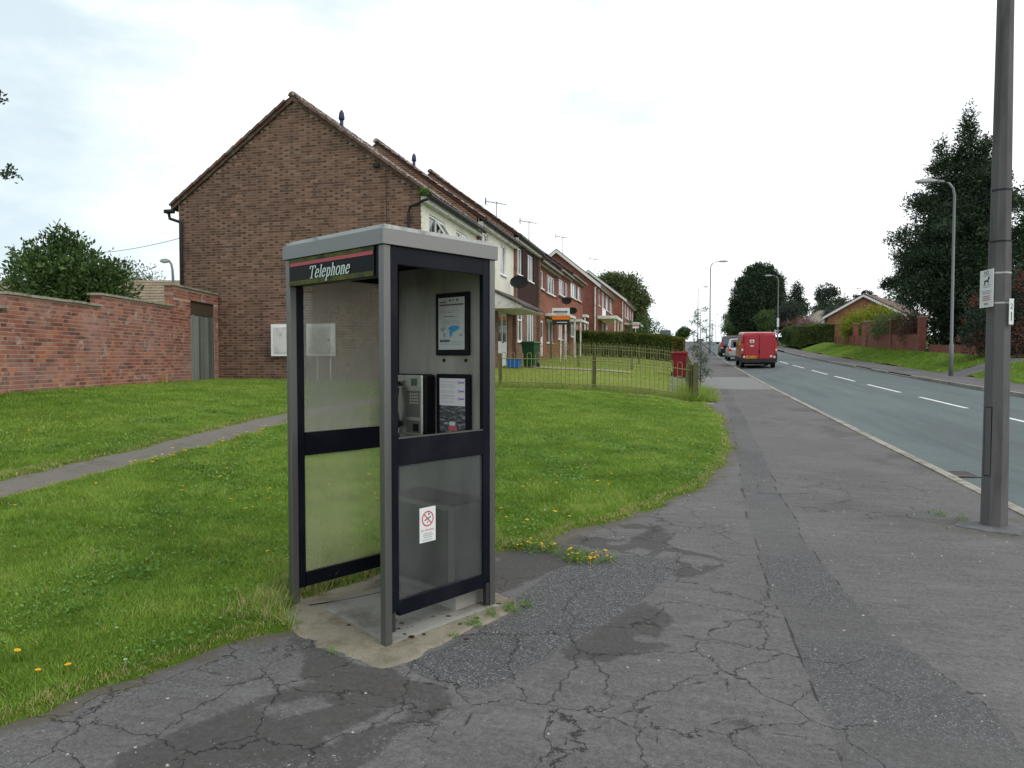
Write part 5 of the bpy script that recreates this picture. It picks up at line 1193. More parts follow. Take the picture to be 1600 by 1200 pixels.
# text runs left to right as +x when seen from outside (-y)
ring(st, 'ban_ring', M_inkred, .29, .592, .034, .041, 'y', .0143)
mb = MB(); c45 = .7071
mb.face([(.29 + (a * c45 - b * c45), .0141, .592 - (a * c45 + b * c45) * -1 * -1) for a, b in ((-.034, -.003), (.034, -.003), (.034, .003), (-.034, .003))]); mb.build('ban_bar', M_inkred, st)
mb = MB(); mb.face([(.268, .0145, .581), (.312, .0145, .598), (.311, .0145, .604), (.267, .0145, .587)]); mb.face([(.285, .0145, .575), (.293, .0145, .58), (.29, .0145, .566)]); mb.face([(.3, .0145, .608), (.304, .0145, .616), (.296, .0145, .622), (.293, .0145, .612)]); mb.build('cigarette', M_ink, st)
def text_obj(txt, size, T, m, parent=None, name='lettering', shear=0.):
    cu = bpy.data.curves.new(name, 'FONT'); cu.body = txt; cu.size = size; cu.shear = shear; cu.align_x = 'CENTER'; cu.resolution_u = 2
    o = bpy.data.objects.new(name + '_curve', cu); C.objects.link(o); bpy.context.view_layer.update()
    me = bpy.data.meshes.new_from_object(o.evaluated_get(bpy.context.evaluated_depsgraph_get())); bpy.data.objects.remove(o)
    me.transform(T); me.materials.clear(); me.materials.append(m); return link(name, me, None, parent)
RX = Matrix.Rotation(R(90), 4, 'X')
text_obj('NO SMOKING', .0145, Matrix.Translation((.29, .0143, .528)) @ RX, M_inkred, st)
bm_ = MB()
for z in (.513, .503, .493, .480): bm_.box(.252 + random.uniform(0, .01), .328 - random.uniform(0, .012), .0140, .0148, z, z + .0035)
bm_.build('small_print', M_inkgrey, st)
# slab under the box
sp = [(-2.02, 3.42), (-1.85, 3.34), (-1.73, 3.25), (-1.6, 3.21), (-1.47, 3.13), (-1.34, 3.105), (-1.25, 3.18), (-1.16, 3.4), (-1.1, 3.55), (-.99, 3.75), (-.90, 3.95), (-.93, 4.08), (-1.1, 4.2), (-1.5, 4.45), (-1.8, 4.62), (-2.1, 4.2), (-2.3, 3.85), (-2.16, 3.6)]
IN = [(-1.99, 3.74), (-1.40, 3.32), (-1.0, 3.98), (-1.62, 4.42)]
def slab_sd(u, v): return psdf(u + (fbm(u * 9, v * 9) - .5) * .07 + (fbm(u * 40, v * 40) - .5) * .02, v + (fbm(u * 9 + 4, v * 9) - .5) * .07 + (fbm(u * 40, v * 40 + 9) - .5) * .02, sp)
slab = grid('concrete_slab', lines((-2.36, -.84, .012)), lines((3.06, 4.7, .012)), lambda u, v: ter(u, v) + np.clip(slab_sd(u, v) * .8, -.02, .009) + (fbm(u * 30, v * 30) - .5) * .002, M_slab)
grid('slab_inner', lines((-2.0, -.98, .02)), lines((3.3, 4.44, .02)), lambda u, v: ter(u, v) + np.clip(psdf(u + (fbm(u * 12, v * 12) - .5) * .03, v, IN) * .5, -.01, .004) + .0085, M_slabin)
# crack across the slab and joint
cj = MB(); cj.tube([(x, y, tz(x, y) + .011) for x, y in ((-2.05, 3.72), (-1.9, 3.84), (-1.75, 4.0), (-1.6, 4.2), (-1.55, 4.3))], .004, 4); o = cj.build('slab_joint', M_black, slab)
# leaf litter and dark droppings on slab
mb = MB()
for k in range(34):
    x, y = random.uniform(-1.7, -1.0), random.uniform(3.4, 4.2); s = random.uniform(.004, .016)
    if abs((x + 1.35) * .8 + (3.75 - y) * .5) < .4: mb.prism([(x - s, y - s * .6), (x + s, y - s * .3), (x + s * .6, y + s * .6), (x - s * .7, y + s * .5)], .088, .088 + s * .4)
tag(mb.build('dry_leaf_litter', M_brownboard), 'bits of dark dry litter on the concrete slab inside the box', 'litter', kind='stuff')
# weeds at slab edges
def weeds(name, pts, label, m=LF_weed, n=120, l=.05, w_=.014, sp_=.02, seed=5, kind='stuff', hgt=.03):
    rs = np.random.RandomState(seed); blobs = [(x, y, tz(x, y) + hgt * .6, r, r, hgt) for x, y, r in pts]
    return tag(leaves(name, blobs, n, 8, l, w_, sp_, m, seed=seed, up=.5, kind=kind), label, 'weeds')
weeds('weeds', [(-1.06, 3.68, .035), (-1.0, 3.82, .03), (-.92, 3.95, .05), (-.84, 4.03, .03)], 'green weeds along the right edge of the concrete slab', n=70, l=.024, w_=.005, sp_=.010, hgt=.018)
weeds('weeds', [(-1.62, 3.18, .02), (-1.12, 3.5, .02)], 'small green weed at the front left edge of the slab', n=10, l=.022, w_=.005, sp_=.008, seed=8, hgt=.015)
weeds('weeds', [(-2.0, 3.42, .04), (-2.2, 3.45, .06), (-2.45, 3.05, .08), (-2.9, 4.2, .1), (-2.3, 4.4, .12), (-3.3, 3.9, .1), (-4.1, 5.1, .13), (-3.0, 6.0, .15), (-5.0, 6.6, .15), (-2.2, 8.5, .14), (-3.2, 3.3, .09)], 'broad leaved weeds and clover scattered in the front lawn', n=420, l=.032, w_=.018, sp_=.03, seed=9, hgt=.02)
clover()
# flowers
def flowers(name, u, v, label, m, s=.012, hs=.05, seed=2):
    rs = np.random.RandomState(seed); mb = MB()
    for x, y in zip(u, v):
        z = tz(x, y) + hs * rs.uniform(.6, 1.3); q = s * rs.uniform(.7, 1.3); ph_ = rs.rand(); tl = rs.uniform(-.3, .3)
        mb.face([(x + q * math.cos(t + ph_), y + q * math.sin(t + ph_), z + q * tl * math.cos(t)) for t in np.linspace(0, 2 * math.pi, 8)[:-1]])
        mb.face([(x + q * .5 * math.cos(t), y + q * .5 * math.sin(t), z + .004) for t in np.linspace(0, 2 * math.pi, 6)[:-1]])
        mb.tube([(x, y, z - hs), (x, y, z - .001)], .001, 3, False)
    return tag(mb.build(name, m), label, 'flowers', kind='stuff')
M_fy = mat('yellow_petal', (.72, .42, .01), .6, 0, .1); M_fw = mat('white_petal', (.75, .75, .72), .6)
def rnd_pts(n, u0, u1, v0, v1, pred, pw=1.):
    u = RS.uniform(u0, u1, n * 6); v = v0 + (v1 - v0) * RS.rand(n * 6) ** pw; ok = pred(u, v) & frus(u, v, 0); return u[ok][:n], v[ok][:n]
a = rnd_pts(330, -9, 1, 2.2, 17, lambda u, v: (lawn_sd(u, v) > .05) & (fbm(u * .8, v * .8) > .45), 1.3)
flowers('yellow_flowers', *a, 'small yellow hawkbit flowers dotted over the front lawn', M_fy, .015, .055)
a = rnd_pts(110, -10, 1, 2.2, 18, lambda u, v: lawn_sd(u, v) > .05, 1.3); flowers('daisies', *a, 'tiny white daisies in the front lawn', M_fw, .009, .035, 4)
n = 46; cx = RS.choice([-.72, -.62, -.9, -1.02, -.55], n); cy = np.where(cx < -.85, 5.12, 4.95); flowers('dandelion_patch', cx + RS.normal(0, .06, n), cy + RS.normal(0, .05, n), 'clump of yellow flowers where lawn meets the dark tarmac behind the box', M_fy, .011, .05, 6)
weeds('weeds', [(-.62, 4.93, .09), (-.75, 4.98, .09), (-.5, 4.97, .06), (-.95, 5.1, .12), (-1.1, 5.1, .1)], 'low weeds under the yellow flowers on the tarmac behind the box', n=170, l=.03, w_=.008, sp_=.025, seed=10)
n = 60; flowers('path_flowers', -5.55 + RS.normal(0, .12, n), RS.uniform(6.5, 11, n), 'yellow flowers along the near edge of the worn path', M_fy, .02, .05, 7)

# ------------------------------------------------------------------ street lamps
def street_lamp(x, y, label, h=8., side=1, arm=1.35, group='tall grey street lamps along the road', curve=.5):
    e = empty('street_lamp', (x, y, tz(x, y)), 0 if side > 0 else math.pi, label, 'street lamp', group)
    MB().tube([(0, 0, -.2), (0, 0, 1.3), (0, 0, 1.35), (0, 0, h - .6), (.06 * min(1, arm), 0, h - .3), (.2 * min(1, arm), 0, h - .1), (.42 * min(1, arm), 0, h), (arm * .55, 0, h + .03)], [.085, .085, .06, .05, .045, .042, .04, .036], 10).build('column', M_lampgrey, e, smooth=True)
    MB().box(-.06, .06, -.086, -.07, .4, .95).build('door', M_lampgrey, e)
    x0 = arm * .5
    def s(xx, w_, t, b): return [(xx, -w_, b + (t - b) * .3), (xx, -w_ * .7, t), (xx, w_ * .7, t), (xx, w_, b + (t - b) * .3), (xx, w_ * .6, b), (xx, -w_ * .6, b)]
    kq = min(1, arm * 1.6); MB().loft([s(x0, .045, h + .07, h - .0), s(x0 + .2 * kq, .11 * kq, h + .12, h - .04), s(x0 + .55 * kq, .12 * kq, h + .12, h - .05), s(x0 + .8 * kq, .06, h + .08, h + .0)]).build('lantern', M_lamphead, e, smooth=False)
    return e
street_lamp(2.62, 66, 'tall grey street lamp on the near footway beyond the parked cars, larger of the two')
street_lamp(2.65, 110, 'smaller far street lamp on the near footway behind the taller one')
street_lamp(10.95, 33.2, 'grey street lamp on the far footway in front of the big dark conifers', side=-1)
street_lamp(10.9, 87, 'street lamp on the far footway behind the red van beside the clipped hedge', side=-1)
street_lamp(10.9, 200, 'distant street lamp beyond the crest above the bushes', side=-1)
street_lamp(10.9, 232, 'farthest thin street lamp beyond the crest of the road', side=-1)
e = street_lamp(-19.0, 24.3, 'short white street lamp behind the garden wall left of the gable', h=4.15, side=-1, arm=.3, group='lamp behind the wall')
# telegraph poles
for x, y, hh_, lab in ((10., 235, 8., 'telegraph pole with crossarm at the end of the road'), (9.9, 280, 8.2, 'farther telegraph pole with crossarm at the end of the road')):
    e = empty('telegraph_pole', (x, y, 5.0), 0, lab, 'telegraph pole', 'telegraph poles at the crest')
    MB().tube([(0, 0, -1.5), (0, 0, hh_)], [.17, .12], 8).build('pole', M_bark, e); MB().box(-1.1, 1.1, -.08, .08, hh_ - 1.0, hh_ - .85).box(-.8, .8, -.08, .08, hh_ - .5, hh_ - .38).build('crossarm', M_bark, e)
# ------------------------------------------------------------------ near concrete column
PX, PY = 2.515, 6.60; pz0 = tz(PX, PY)
cc = empty('concrete_lamp_column', (PX, PY, pz0), R(13 + 16), 'grey octagonal concrete lamp column near the kerb at the right edge', 'column')
def octo(r, z, ir=.42):
    pts = []
    for k in range(4):
        t = k * math.pi / 2
        for s in (-ir, ir): pts.append((r * math.cos(t) - s * r * math.sin(t), r * math.sin(t) + s * r * math.cos(t), z))
    return pts
MB().loft([octo(.094, -.1), octo(.092, .0), octo(.085, 1.0), octo(.078, 2.0), octo(.075, 2.31)]).build('lower_shaft', M_conc, cc)
MB().loft([octo(.070, 2.311), octo(.068, 2.75), octo(.061, 3.6), octo(.048, 5.6), octo(.043, 7.8)]).build('upper_shaft', M_conc, cc)
MB().loft([octo(.0765, 2.306), octo(.0765, 2.32)]).loft([octo(.0697, 2.715), octo(.0697, 2.73)]).build('strap', M_gutter, cc)
cl_ = MB(); cl_.loft([[(r * (1 + .12 * math.sin(3 * t) + .06 * math.sin(7 * t + 1)) * math.cos(t), r * (1 + .12 * math.sin(3 * t) + .06 * math.sin(7 * t + 1)) * math.sin(t), z) for t in np.linspace(0, 2 * math.pi, 28, endpoint=False)] for r, z in ((.27, -.05), (.25, .006), (.17, .014), (.105, .022))])
cl_.build('cement_collar', mat('cement_collar', (.125, .125, .13), .9, 0, .2, 8, .15, 90, .3, dirt=(.08, .08, .07), dirts=9), cc)
weeds('moss', [(2.22, 6.98, .10), (2.35, 6.82, .05), (2.72, 6.32, .10), (2.9, 6.25, .06), (2.5, 6.3, .03)], 'yellow green moss around the foot of the concrete column', n=120, l=.012, w_=.008, sp_=.02, seed=12, hgt=.006)
# service door on the left facet (local frame rotated so that facet faces the camera-left)
dr = MB().box(-.1205, -.1175, -.045, .01, .40, .98); 
T_ = Matrix.Rotation(R(0), 4, 'Z')
MB().box(-.0915, -.078, -.034, .02, .43, .98).build('service_door', M_conc, cc); MB().box(-.0918, -.078, -.0375, -.0345, .425, .985).box(-.0918, -.078, .0205, .0235, .425, .985).box(-.0918, -.078, -.034, .02, .424, .4295).box(-.0918, -.078, -.034, .02, .9805, .986).build('door_gap', M_black, cc)
sg = empty('dog_fouling_sign', (PX - .11, PY - .06, 1.92), R(-84), 'white metal dog sign strapped to the left of the concrete column', 'sign')
MB().box(-.1, .1, -.004, 0, 0, .30).build('plate', M_sign, sg)
mb = MB()
mb.prism([(-.035, .20), (-.03, .235), (.018, .235), (.03, .262), (.048, .256), (.046, .243), (.034, .236), (.03, .205), (.022, .205), (.02, .222), (-.015, .222), (-.022, .2)], 0, .0012, T=Matrix.Translation((0, -.0045, -.018)) @ RX @ Matrix.Identity(4)); mb.build('dog_symbol', M_ink, sg)
text_obj('NO', .045, Matrix.Translation((0, -.0052, .262)) @ RX, M_ink, sg)
mb = MB()
for z, a, m_ in ((.252, .06, 0), (.175, .065, 0), (.16, .05, 0), (.13, .07, 0), (.118, .06, 0), (.106, .055, 0)): mb.box(-a, a, -.0055, -.0042, z, z + .004)
mb.box(-.03, .03, -.0055, -.0042, .02, .035); mb.build('small_print', M_inkgrey, sg)
mb = MB()
for z in (.085, .07, .055): mb.box(-.055, .06, -.0055, -.0042, z, z + .006)
mb.build('red_print', M_inkpink, sg)
lb = empty('pole_number_label', (PX + .055, PY - .088, 1.78), R(13 + 18), 'narrow white number label on the right of the concrete column', 'label')
MB().box(-.024, .024, -.003, 0, 0, .205).build('plate', M_sign, lb)
text_obj('2', .06, Matrix.Translation((0, -.0042, .125)) @ RX, M_ink, lb); MB().box(-.004, .004, -.0045, -.0032, .03, .1).build('mark', M_ink, lb)
MB().loft([octo(.0798, 1.815), octo(.0798, 1.828)]).loft([octo(.0785, 2.055), octo(.0785, 2.068)]).build('steel_band', M_zinc, cc)
# cable crossing behind the column and one far left
def cable(p, q, sag, label, r=.012):
    p = Vector(p); q = Vector(q); mb = MB(); mb.tube([p.lerp(q, t) - Vector((0, 0, sag * 4 * t * (1 - t))) for t in np.linspace(0, 1, 17)], r, 4); return tag(mb.build('overhead_cable', M_cable), label, 'cable')
cable((14.5, 44, 9.7), (22, 30, 11.2), .3, 'thin overhead cable in front of the big dark conifers', .014)
cable((-40, 40, 8.6), (-14.3, 22, 5.4 + .9), .5, 'thin telephone cable running to the gable house from the left', .012)
# ------------------------------------------------------------------ vehicles
def wheel(e, x, y, r, w_=.2):
    wh = MB().tube([(x - w_ / 2, y, r), (x + w_ / 2, y, r)], r, 20).build('wheel', M_tyre, e)
    MB().tube([(x - w_ / 2 - .006, y, r), (x + w_ / 2 + .006, y, r)], r * .62, 16).build('rim', M_rim, wh)
def rsec(hw, zb_, zt, y, tumble=.06, rr=.12, zw=None):
    """vehicle cross-section: sides bow in above the waist"""
    zw = zw or zb_ + (zt - zb_) * .45; t = hw * (1 - tumble)
    return [(-hw * .97, y, zb_), (-hw, y, zb_ + .12), (-hw, y, zw), (-t, y, zt - rr), (-t + rr * .35, y, zt - rr * .3), (-t + rr, y, zt), (t - rr, y, zt + .0), (t - rr * .35, y, zt - rr * .3), (t, y, zt - rr), (hw, y, zw), (hw, y, zb_ + .12), (hw * .97, y, zb_)]
slope = lambda y: math.atan(.019 + .00036 * y)
# van: local origin at rear centre on ground, +y = forward
vy = 41.2; vx = 4.22
van = empty('delivery_van', (vx, vy, float(roadz(vx, vy)) + .01), 0, 'red mail van parked at the near kerb seen from behind', 'van'); van.rotation_euler = (slope(vy), 0, 0)
van.scale = (.98, 1, 1.0)
HWV = .94
bd = MB().loft([rsec(HWV * .97, .42, 1.86, .03, .10), rsec(HWV, .36, 1.93, .12, .09), rsec(HWV, .34, 1.97, 1.0, .085), rsec(HWV, .34, 1.97, 3.2, .09), rsec(HWV, .34, 1.9, 3.45, .10), rsec(HWV * .99, .34, 1.35, 4.1, .12, .12, .95), rsec(HWV * .95, .36, 1.08, 4.6, .12, .12, .8), rsec(HWV * .85, .4, .8, 4.78, .1, .1, .65)])
bo = bd.build('body', M_postred, van); md = bo.modifiers.new('bevel', 'BEVEL'); md.width = .03; md.segments = 2; md.limit_method = 'ANGLE'; md.angle_limit = R(25)
MB().box(-HWV * .99, HWV * .99, -.05, .10, .32, .50).box(-HWV * 1.005, -HWV * .88, -.045, .12, .501, .78).box(HWV * .88, HWV * 1.005, -.045, .12, .501, .78).build('rear_bumper', M_grey, van)
MB().box(-HWV * .8, HWV * .8, .15, 4.6, .20, .335).build('underbody_shade_box', M_black, van)  # black box added below the body to darken the gap under the van
MB().box(-HWV - .012, -HWV + .02, .2, 4.5, .36, .56).box(HWV - .02, HWV + .012, .2, 4.5, .36, .56).build('side_rubbing_strip', M_grey, van)
rp = MB().box(-HWV * .86, -.006, -.03, .04, .52, 1.80).box(.006, HWV * .86, -.03, .04, .52, 1.80)
rd = rp.build('rear_door', M_postred, van); md = rd.modifiers.new('bevel', 'BEVEL'); md.width = .02; md.segments = 2
MB().box(.14, HWV * .74, -.036, -.0305, 1.08, 1.68).box(-HWV * .74, -.14, -.036, -.0305, 1.08, 1.68).build('door_pressing', M_postred, rd)
MB().box(-.03, .03, -.045, -.031, .82, 1.02).build('handle', M_black, rd)
MB().box(-HWV * .84, -.02, -.04, -.0305, .76, .80).box(.02, HWV * .84, -.04, -.0305, .76, .80).build('swage_line', M_postred, rd)
MB().box(-.70, -.15, -.05, -.0305, .545, .67).build('number_plate', M_yellow, rd)
mb = MB(); x0 = -.66
for k in range(7): mb.box(x0, x0 + .05, -.054, -.0505, .575, .645); x0 += .07 + (.03 if k == 3 else 0)
mb.build('plate_characters', M_ink, rd)
em = MB().box(-.50, -.27, -.045, -.037, 1.38, 1.55).build('emblem', M_sign, rd); MB().box(-.43, -.34, -.048, -.0455, 1.43, 1.5).build('crest', M_ink, em)
MB().box(-.48, -.28, -.045, -.037, 1.18, 1.25).build('emblem_lettering', M_sign, em)
ring(em, 'emblem_oval', mat('gold_red_print', (.50, .12, .05), .5), -.385, 1.32, .25, .285, 'y', -.047, 24, .35)
MB().tube([(.62, -.05, .66), (.62, -.031, .66)], .065, 12).build('round_sticker', M_paleglassy, rd)
for q in (-1, 1):
    tl = MB().box(*sorted((q * HWV * .995, q * HWV * .88)), -.035, .1, .79, 1.35).build('tail_light', M_redlight, van)
    MB().box(*sorted((q * HWV * .998, q * HWV * .9)), -.04, -.0355, .95, 1.06).build('lens', M_paleglassy, tl)
    MB().box(*sorted((q * HWV * .9, q * HWV * .8)), -.056, -.0505, .56, .68).build('reflector', M_paleglassy, van)
MB().box(-.25, .25, -.02, .0, 1.865, 1.89).build('high_brake_light', M_redlight, van)
MB().box(-HWV - .004, -HWV + .05, 3.0, 3.75, 1.15, 1.62, T=Matrix.Translation((.035, 0, 0))).build('side_window', M_carglass, van)
MB().box(-HWV - .02, -HWV + .03, .8, 2.2, .98, 1.02).build('side_rail', M_black, van)
mb = MB(); y_ = .7
for k in range(9): mb.box(-HWV - .006, -HWV + .02, y_, y_ + .12, 1.2, 1.45); y_ += .16
mb.build('side_lettering', mat('gold_lettering', (.7, .45, .05), .4), van)
for x_ in (-HWV - .09, HWV + .09): MB().box(x_ - .09, x_ + .09, 3.6, 3.7, 1.1, 1.4).build('mirror', M_black, van)
for x_ in (-HWV + .12, HWV - .12):
    for y_ in (.85, 3.95): wheel(van, x_, y_, .33)
def car(x, y, paint, label, L_=4.0, hw=.85, H_=1.48, mpv=False, glassdark=True, name='parked_car', zoff=None):
    e = empty(name, (x, y, (float(roadz(x, y)) + .01) if zoff is None else zoff), 0, label, 'car', 'parked cars'); e.rotation_euler = (slope(min(y, 95)), 0, 0)
    wz = .88 if not mpv else .98
    def bs(yy, w_, zb_, zt): return [(-w_ * .95, yy, zb_), (-w_, yy, zb_ + .12), (-w_, yy, zt - .14), (-w_ * .96, yy, zt - .04), (-w_ * .9, yy, zt), (w_ * .9, yy, zt), (w_ * .96, yy, zt - .04), (w_, yy, zt - .14), (w_, yy, zb_ + .12), (w_ * .95, yy, zb_)]
    b = MB().loft([bs(0, hw * .86, .36, wz - .12), bs(.12, hw * .97, .26, wz), bs(.7, hw, .24, wz + .02), bs(L_ * .65, hw, .24, wz), bs(L_ * .82, hw * .97, .24, wz - .08), bs(L_ * .95, hw * .9, .26, .66), bs(L_, hw * .78, .34, .56)]).build('body', paint, e)
    md = b.modifiers.new('bevel', 'BEVEL'); md.width = .03; md.segments = 2; md.limit_method = 'ANGLE'; md.angle_limit = R(20)
    def gs(yy, w_, zb_, zt): return [(-w_, yy[0], zb_), (-w_ * .84, yy[1], zt - .05), (-w_ * .74, yy[1], zt), (w_ * .74, yy[1], zt), (w_ * .84, yy[1], zt - .05), (w_, yy[0], zb_)]
    gh = MB().loft([gs((.16, .42), hw * .93, wz - .03, H_ - .04), gs((.5, .75), hw * .94, wz - .03, H_ - .01), gs((L_ * .45, L_ * .42), hw * .94, wz - .03, H_ - .02), gs((L_ * .68, L_ * .52), hw * .9, wz - .05, H_ - .1)]).build('glasshouse', M_carglass, e)
    rf = MB().loft([[(-hw * .76, yy, zz - .035), (-hw * .66, yy, zz + .012), (hw * .66, yy, zz + .012), (hw * .76, yy, zz - .035)] for yy, zz in ((.40, H_ - .015), (.75, H_ + .01), (L_ * .42, H_), (L_ * .50, H_ - .05))]).build('roof', paint, e)
    for q in (-1, 1):
        MB().loft([[(q * hw * .92, .10, wz - .04), (q * hw * .84, .10, wz - .04), (q * hw * .84, .2, wz - .04), (q * hw * .94, .26, wz - .04)], [(q * hw * .80, .38, H_ - .05), (q * hw * .72, .38, H_ - .05), (q * hw * .72, .46, H_ - .05), (q * hw * .81, .5, H_ - .05)]]).build('rear_pillar', paint, e)
        tl = MB().box(*sorted((q * hw * .97, q * hw * .72)), -.01, .16, wz - .32 if not mpv else wz - .3, wz - .06 if not mpv else wz + .1).build('tail_light', M_redlight, e)
        MB().box(*sorted((q * hw * .95, q * hw * .75)), -.014, -.0105, wz - .32, wz - .24).build('lens', M_paleglassy, tl)
        MB().box(*sorted((q * hw * .99, q * (hw + .2))), L_ * .62, L_ * .66, wz - .03, wz + .12).build('mirror', M_black, e)
        for yy in (.75, L_ - .8): wheel(e, q * (hw - .1), yy, .3, .19)
    MB().box(-hw * .88, hw * .88, -.035, .02, .36, .52).build('bumper', paint, e)
    MB().box(-.26, .26, -.042, -.0355, .56, .67).build('number_plate', M_yellow, e)
    return e
car(4.15, 52.2, M_silver, 'silver hatchback parked at the kerb between the red van and the dark car')
car(4.12, 60.6, M_darkcar, 'dark people carrier with pale roof parked farthest up the near kerb', 4.3, .88, 1.62, True)
car(-1.75, 95, M_bluecar, 'pale blue car roof showing over the long hedge', 4.1, .85, 1.5, zoff=tz(-1.75, 95) + .05)
car(5.4, 190, M_silver, 'tiny silver car far up the road near the crest', 4.1, .85, 1.5)
# ------------------------------------------------------------------ vegetation
def hedge(name, x0, x1, y0, y1, h, label, m, n, m2=None, ll=.06, lw=.035, seed=1, wob=.1):
    """clipped hedge box following the ground, leafy shell over a twiggy core"""
    e = empty(name, ((x0 + x1) / 2, (y0 + y1) / 2, 0), 0, label, 'hedge'); cx, cy = (x0 + x1) / 2, (y0 + y1) / 2
    rs = np.random.RandomState(seed); i = .10
    nx = max(2, int((x1 - x0) / .8) + 1); secs = []
    if (x1 - x0) > (y1 - y0): secs = [[(x - cx, y0 + i - cy, tz(x, cy) - .1), (x - cx, y1 - i - cy, tz(x, cy) - .1), (x - cx, y1 - i - cy, tz(x, cy) + h - i), (x - cx, y0 + i - cy, tz(x, cy) + h - i)] for x in np.linspace(x0 + i, x1 - i, nx)]
    else: secs = [[(x0 + i - cx, y - cy, tz(cx, y) - .1), (x1 - i - cx, y - cy, tz(cx, y) - .1), (x1 - i - cx, y - cy, tz(cx, y) + h - i), (x0 + i - cx, y - cy, tz(cx, y) + h - i)] for y in np.linspace(y0 + i, y1 - i, max(2, int((y1 - y0) / .8) + 1))]
    MB().loft(secs).build('twigs', M_yard, e)
    # shell points on faces: south, east, west, north, top
    A = [(x1 - x0) * h, (x1 - x0) * h * .4, (y1 - y0) * h, (y1 - y0) * h, (x1 - x0) * (y1 - y0) * 1.2]; A = np.array(A) / sum(A); k = rs.choice(5, n, p=A)
    a, b = rs.rand(n), rs.rand(n); px = x0 + a * (x1 - x0); py_ = y0 + a * (y1 - y0); zz = b * h
    x = np.select([k == 0, k == 1, k == 2, k == 3], [px, px, x0 + 0 * a, x1 + 0 * a], px); y = np.select([k == 0, k == 1, k == 2, k == 3], [y0 + 0 * a, y1 + 0 * a, py_, py_], y0 + b * (y1 - y0)); z = np.where(k == 4, h, zz)
    nrm = np.array([(0, -1, .1), (0, 1, .1), (-1, 0, .1), (1, 0, .1), (0, 0, 1)], float)[k]
    dep = (fbm(x * 1.7 + y * 1.1, z * 2.5 + y * .7) - .5) * wob * 2.2 + rs.normal(0, .025, n) - .02
    P = np.stack([x - cx, y - cy, ter(x, y) + z], -1) + nrm * dep[:, None]
    aa = rs.normal(size=(n, 3)) * .8 + nrm * .7; aa /= np.linalg.norm(aa, axis=1)[:, None]; s = np.cross(aa, rs.normal(size=(n, 3))); s /= np.linalg.norm(s, axis=1)[:, None]
    L_ = ll * rs.uniform(.6, 1.4, n)[:, None]; W_ = lw * rs.uniform(.6, 1.3, n)[:, None]; V = np.empty((n, 4, 3)); V[:, 0] = P; V[:, 1] = P + aa * L_ * .5 + s * W_ * .5; V[:, 2] = P + aa * L_; V[:, 3] = P + aa * L_ * .5 - s * W_ * .5
    r = np.clip(fbm(x * 2 + 3, z * 3 + y) * .9 - .15 + rs.rand(n) * .4, 0, 1)
    if m2 is not None:
        yel = ((z > h - .16) & (rs.rand(n) < .35)) | ((x > x1 - .7) & (rs.rand(n) < .75))
        fast_mesh('leaves', V[yel].reshape(-1, 3), np.arange(4 * yel.sum()).reshape(-1, 4), m2, e, rnd=r[yel]); V = V[~yel]; r = r[~yel]
    fast_mesh('leaves', V.reshape(-1, 3), np.arange(4 * len(V)).reshape(-1, 4), m, e, rnd=r); return e
hedge('clipped_hedge', -6.2, .28, 44.2, 45.3, 1.5, 'long dark clipped hedge between the terrace and the footway, yellowing at its right end', LF_hedge, 42000, LF_hedgey, .075, .045, 3, .06)
hedge('clipped_hedge', 12.0, 15.4, 79, 84.5, 1.75, 'clipped green hedge at the bend beside the brick wall on the far side', LF_hedge, 20000, None, .12, .08, 4, .09)
hedge('clipped_hedge', 12.1, 13.6, 84.8, 93, 1.7, 'lighter lumpy hedge behind the clipped one along the far footway', LF_mid, 12000, None, .12, .08, 5, .2)
# sapling by fence
sx, sy = .62, 22.3; e = empty('sapling', (sx, sy, tz(sx, sy)), 0, 'thin sapling with sparse top standing by the fence and footway', 'tree')
mb = MB().tube([(0, 0, 0), (.02, 0, 1.2), (-.01, 0, 2.0), (0, 0, 2.65)], [.02, .014, .008, .003], 5)
rq = random.Random(4); bl = []
for k in range(34):
    z = .35 + 2.2 * k / 34; t = rq.uniform(0, 6.28); l = rq.uniform(.15, .38) * (1.1 - .25 * z / 2.6); q = (l * math.cos(t), l * math.sin(t), z + l * .35); mb.tube([(0, 0, z), q], [.008, .004], 3); bl.append((q[0] * .8, q[1] * .8, q[2], .09, .09, .06) if z < 1.5 else (q[0], q[1], q[2], .035, .035, .03))
mb.build('trunk', M_bark, e); leaves('leaves', [b for b in bl if b[3] > .05] * 2, 150, 8, .065, .03, .05, LF_sap, e, seed=2); leaves('leaves', [b for b in bl if b[3] < .05], 110, 5, .06, .025, .04, LF_sap, e, seed=3)
# left garden tree behind the wall
tree('garden_tree', -14.9, 15.3, [(0, 0, 2.1, 1.6, 1.5, 1.3), (-.6, .2, 2.7, 1.0, 1, .9), (.5, 0, 2.6, .8, .8, .6), (0, .1, 3.1, .45, .4, .8), (-1.2, 0, 2.7, .5, .5, .7), (.9, 0, 1.9, .8, .8, .7), (-.35, 0, 3.45, .3, .3, .45), (-.9, -.2, 3.1, .25, .25, .5)], 'bushy dark green tree rising behind the red garden wall', 'tree', LF_mid, 1500, 12, .13, .06, .10, .1, 2.6, seed=21, up=.3, shell=.5)
tree('garden_tree', -35.2, 41.1, [(0, 0, 4.9, 1.5, 1.4, 1.4), (1.1, 0, 4.6, 1.3, 1, .9), (-.9, 0, 4.3, 1.3, 1.3, 1.3), (2.4, 0, 4.2, .8, .8, .6)], 'sparse smaller tree behind the tan roof between the bushy tree and the gable house', 'tree', LF_decid, 420, 8, .2, .08, .2, .1, 4.6, seed=22, up=.3)
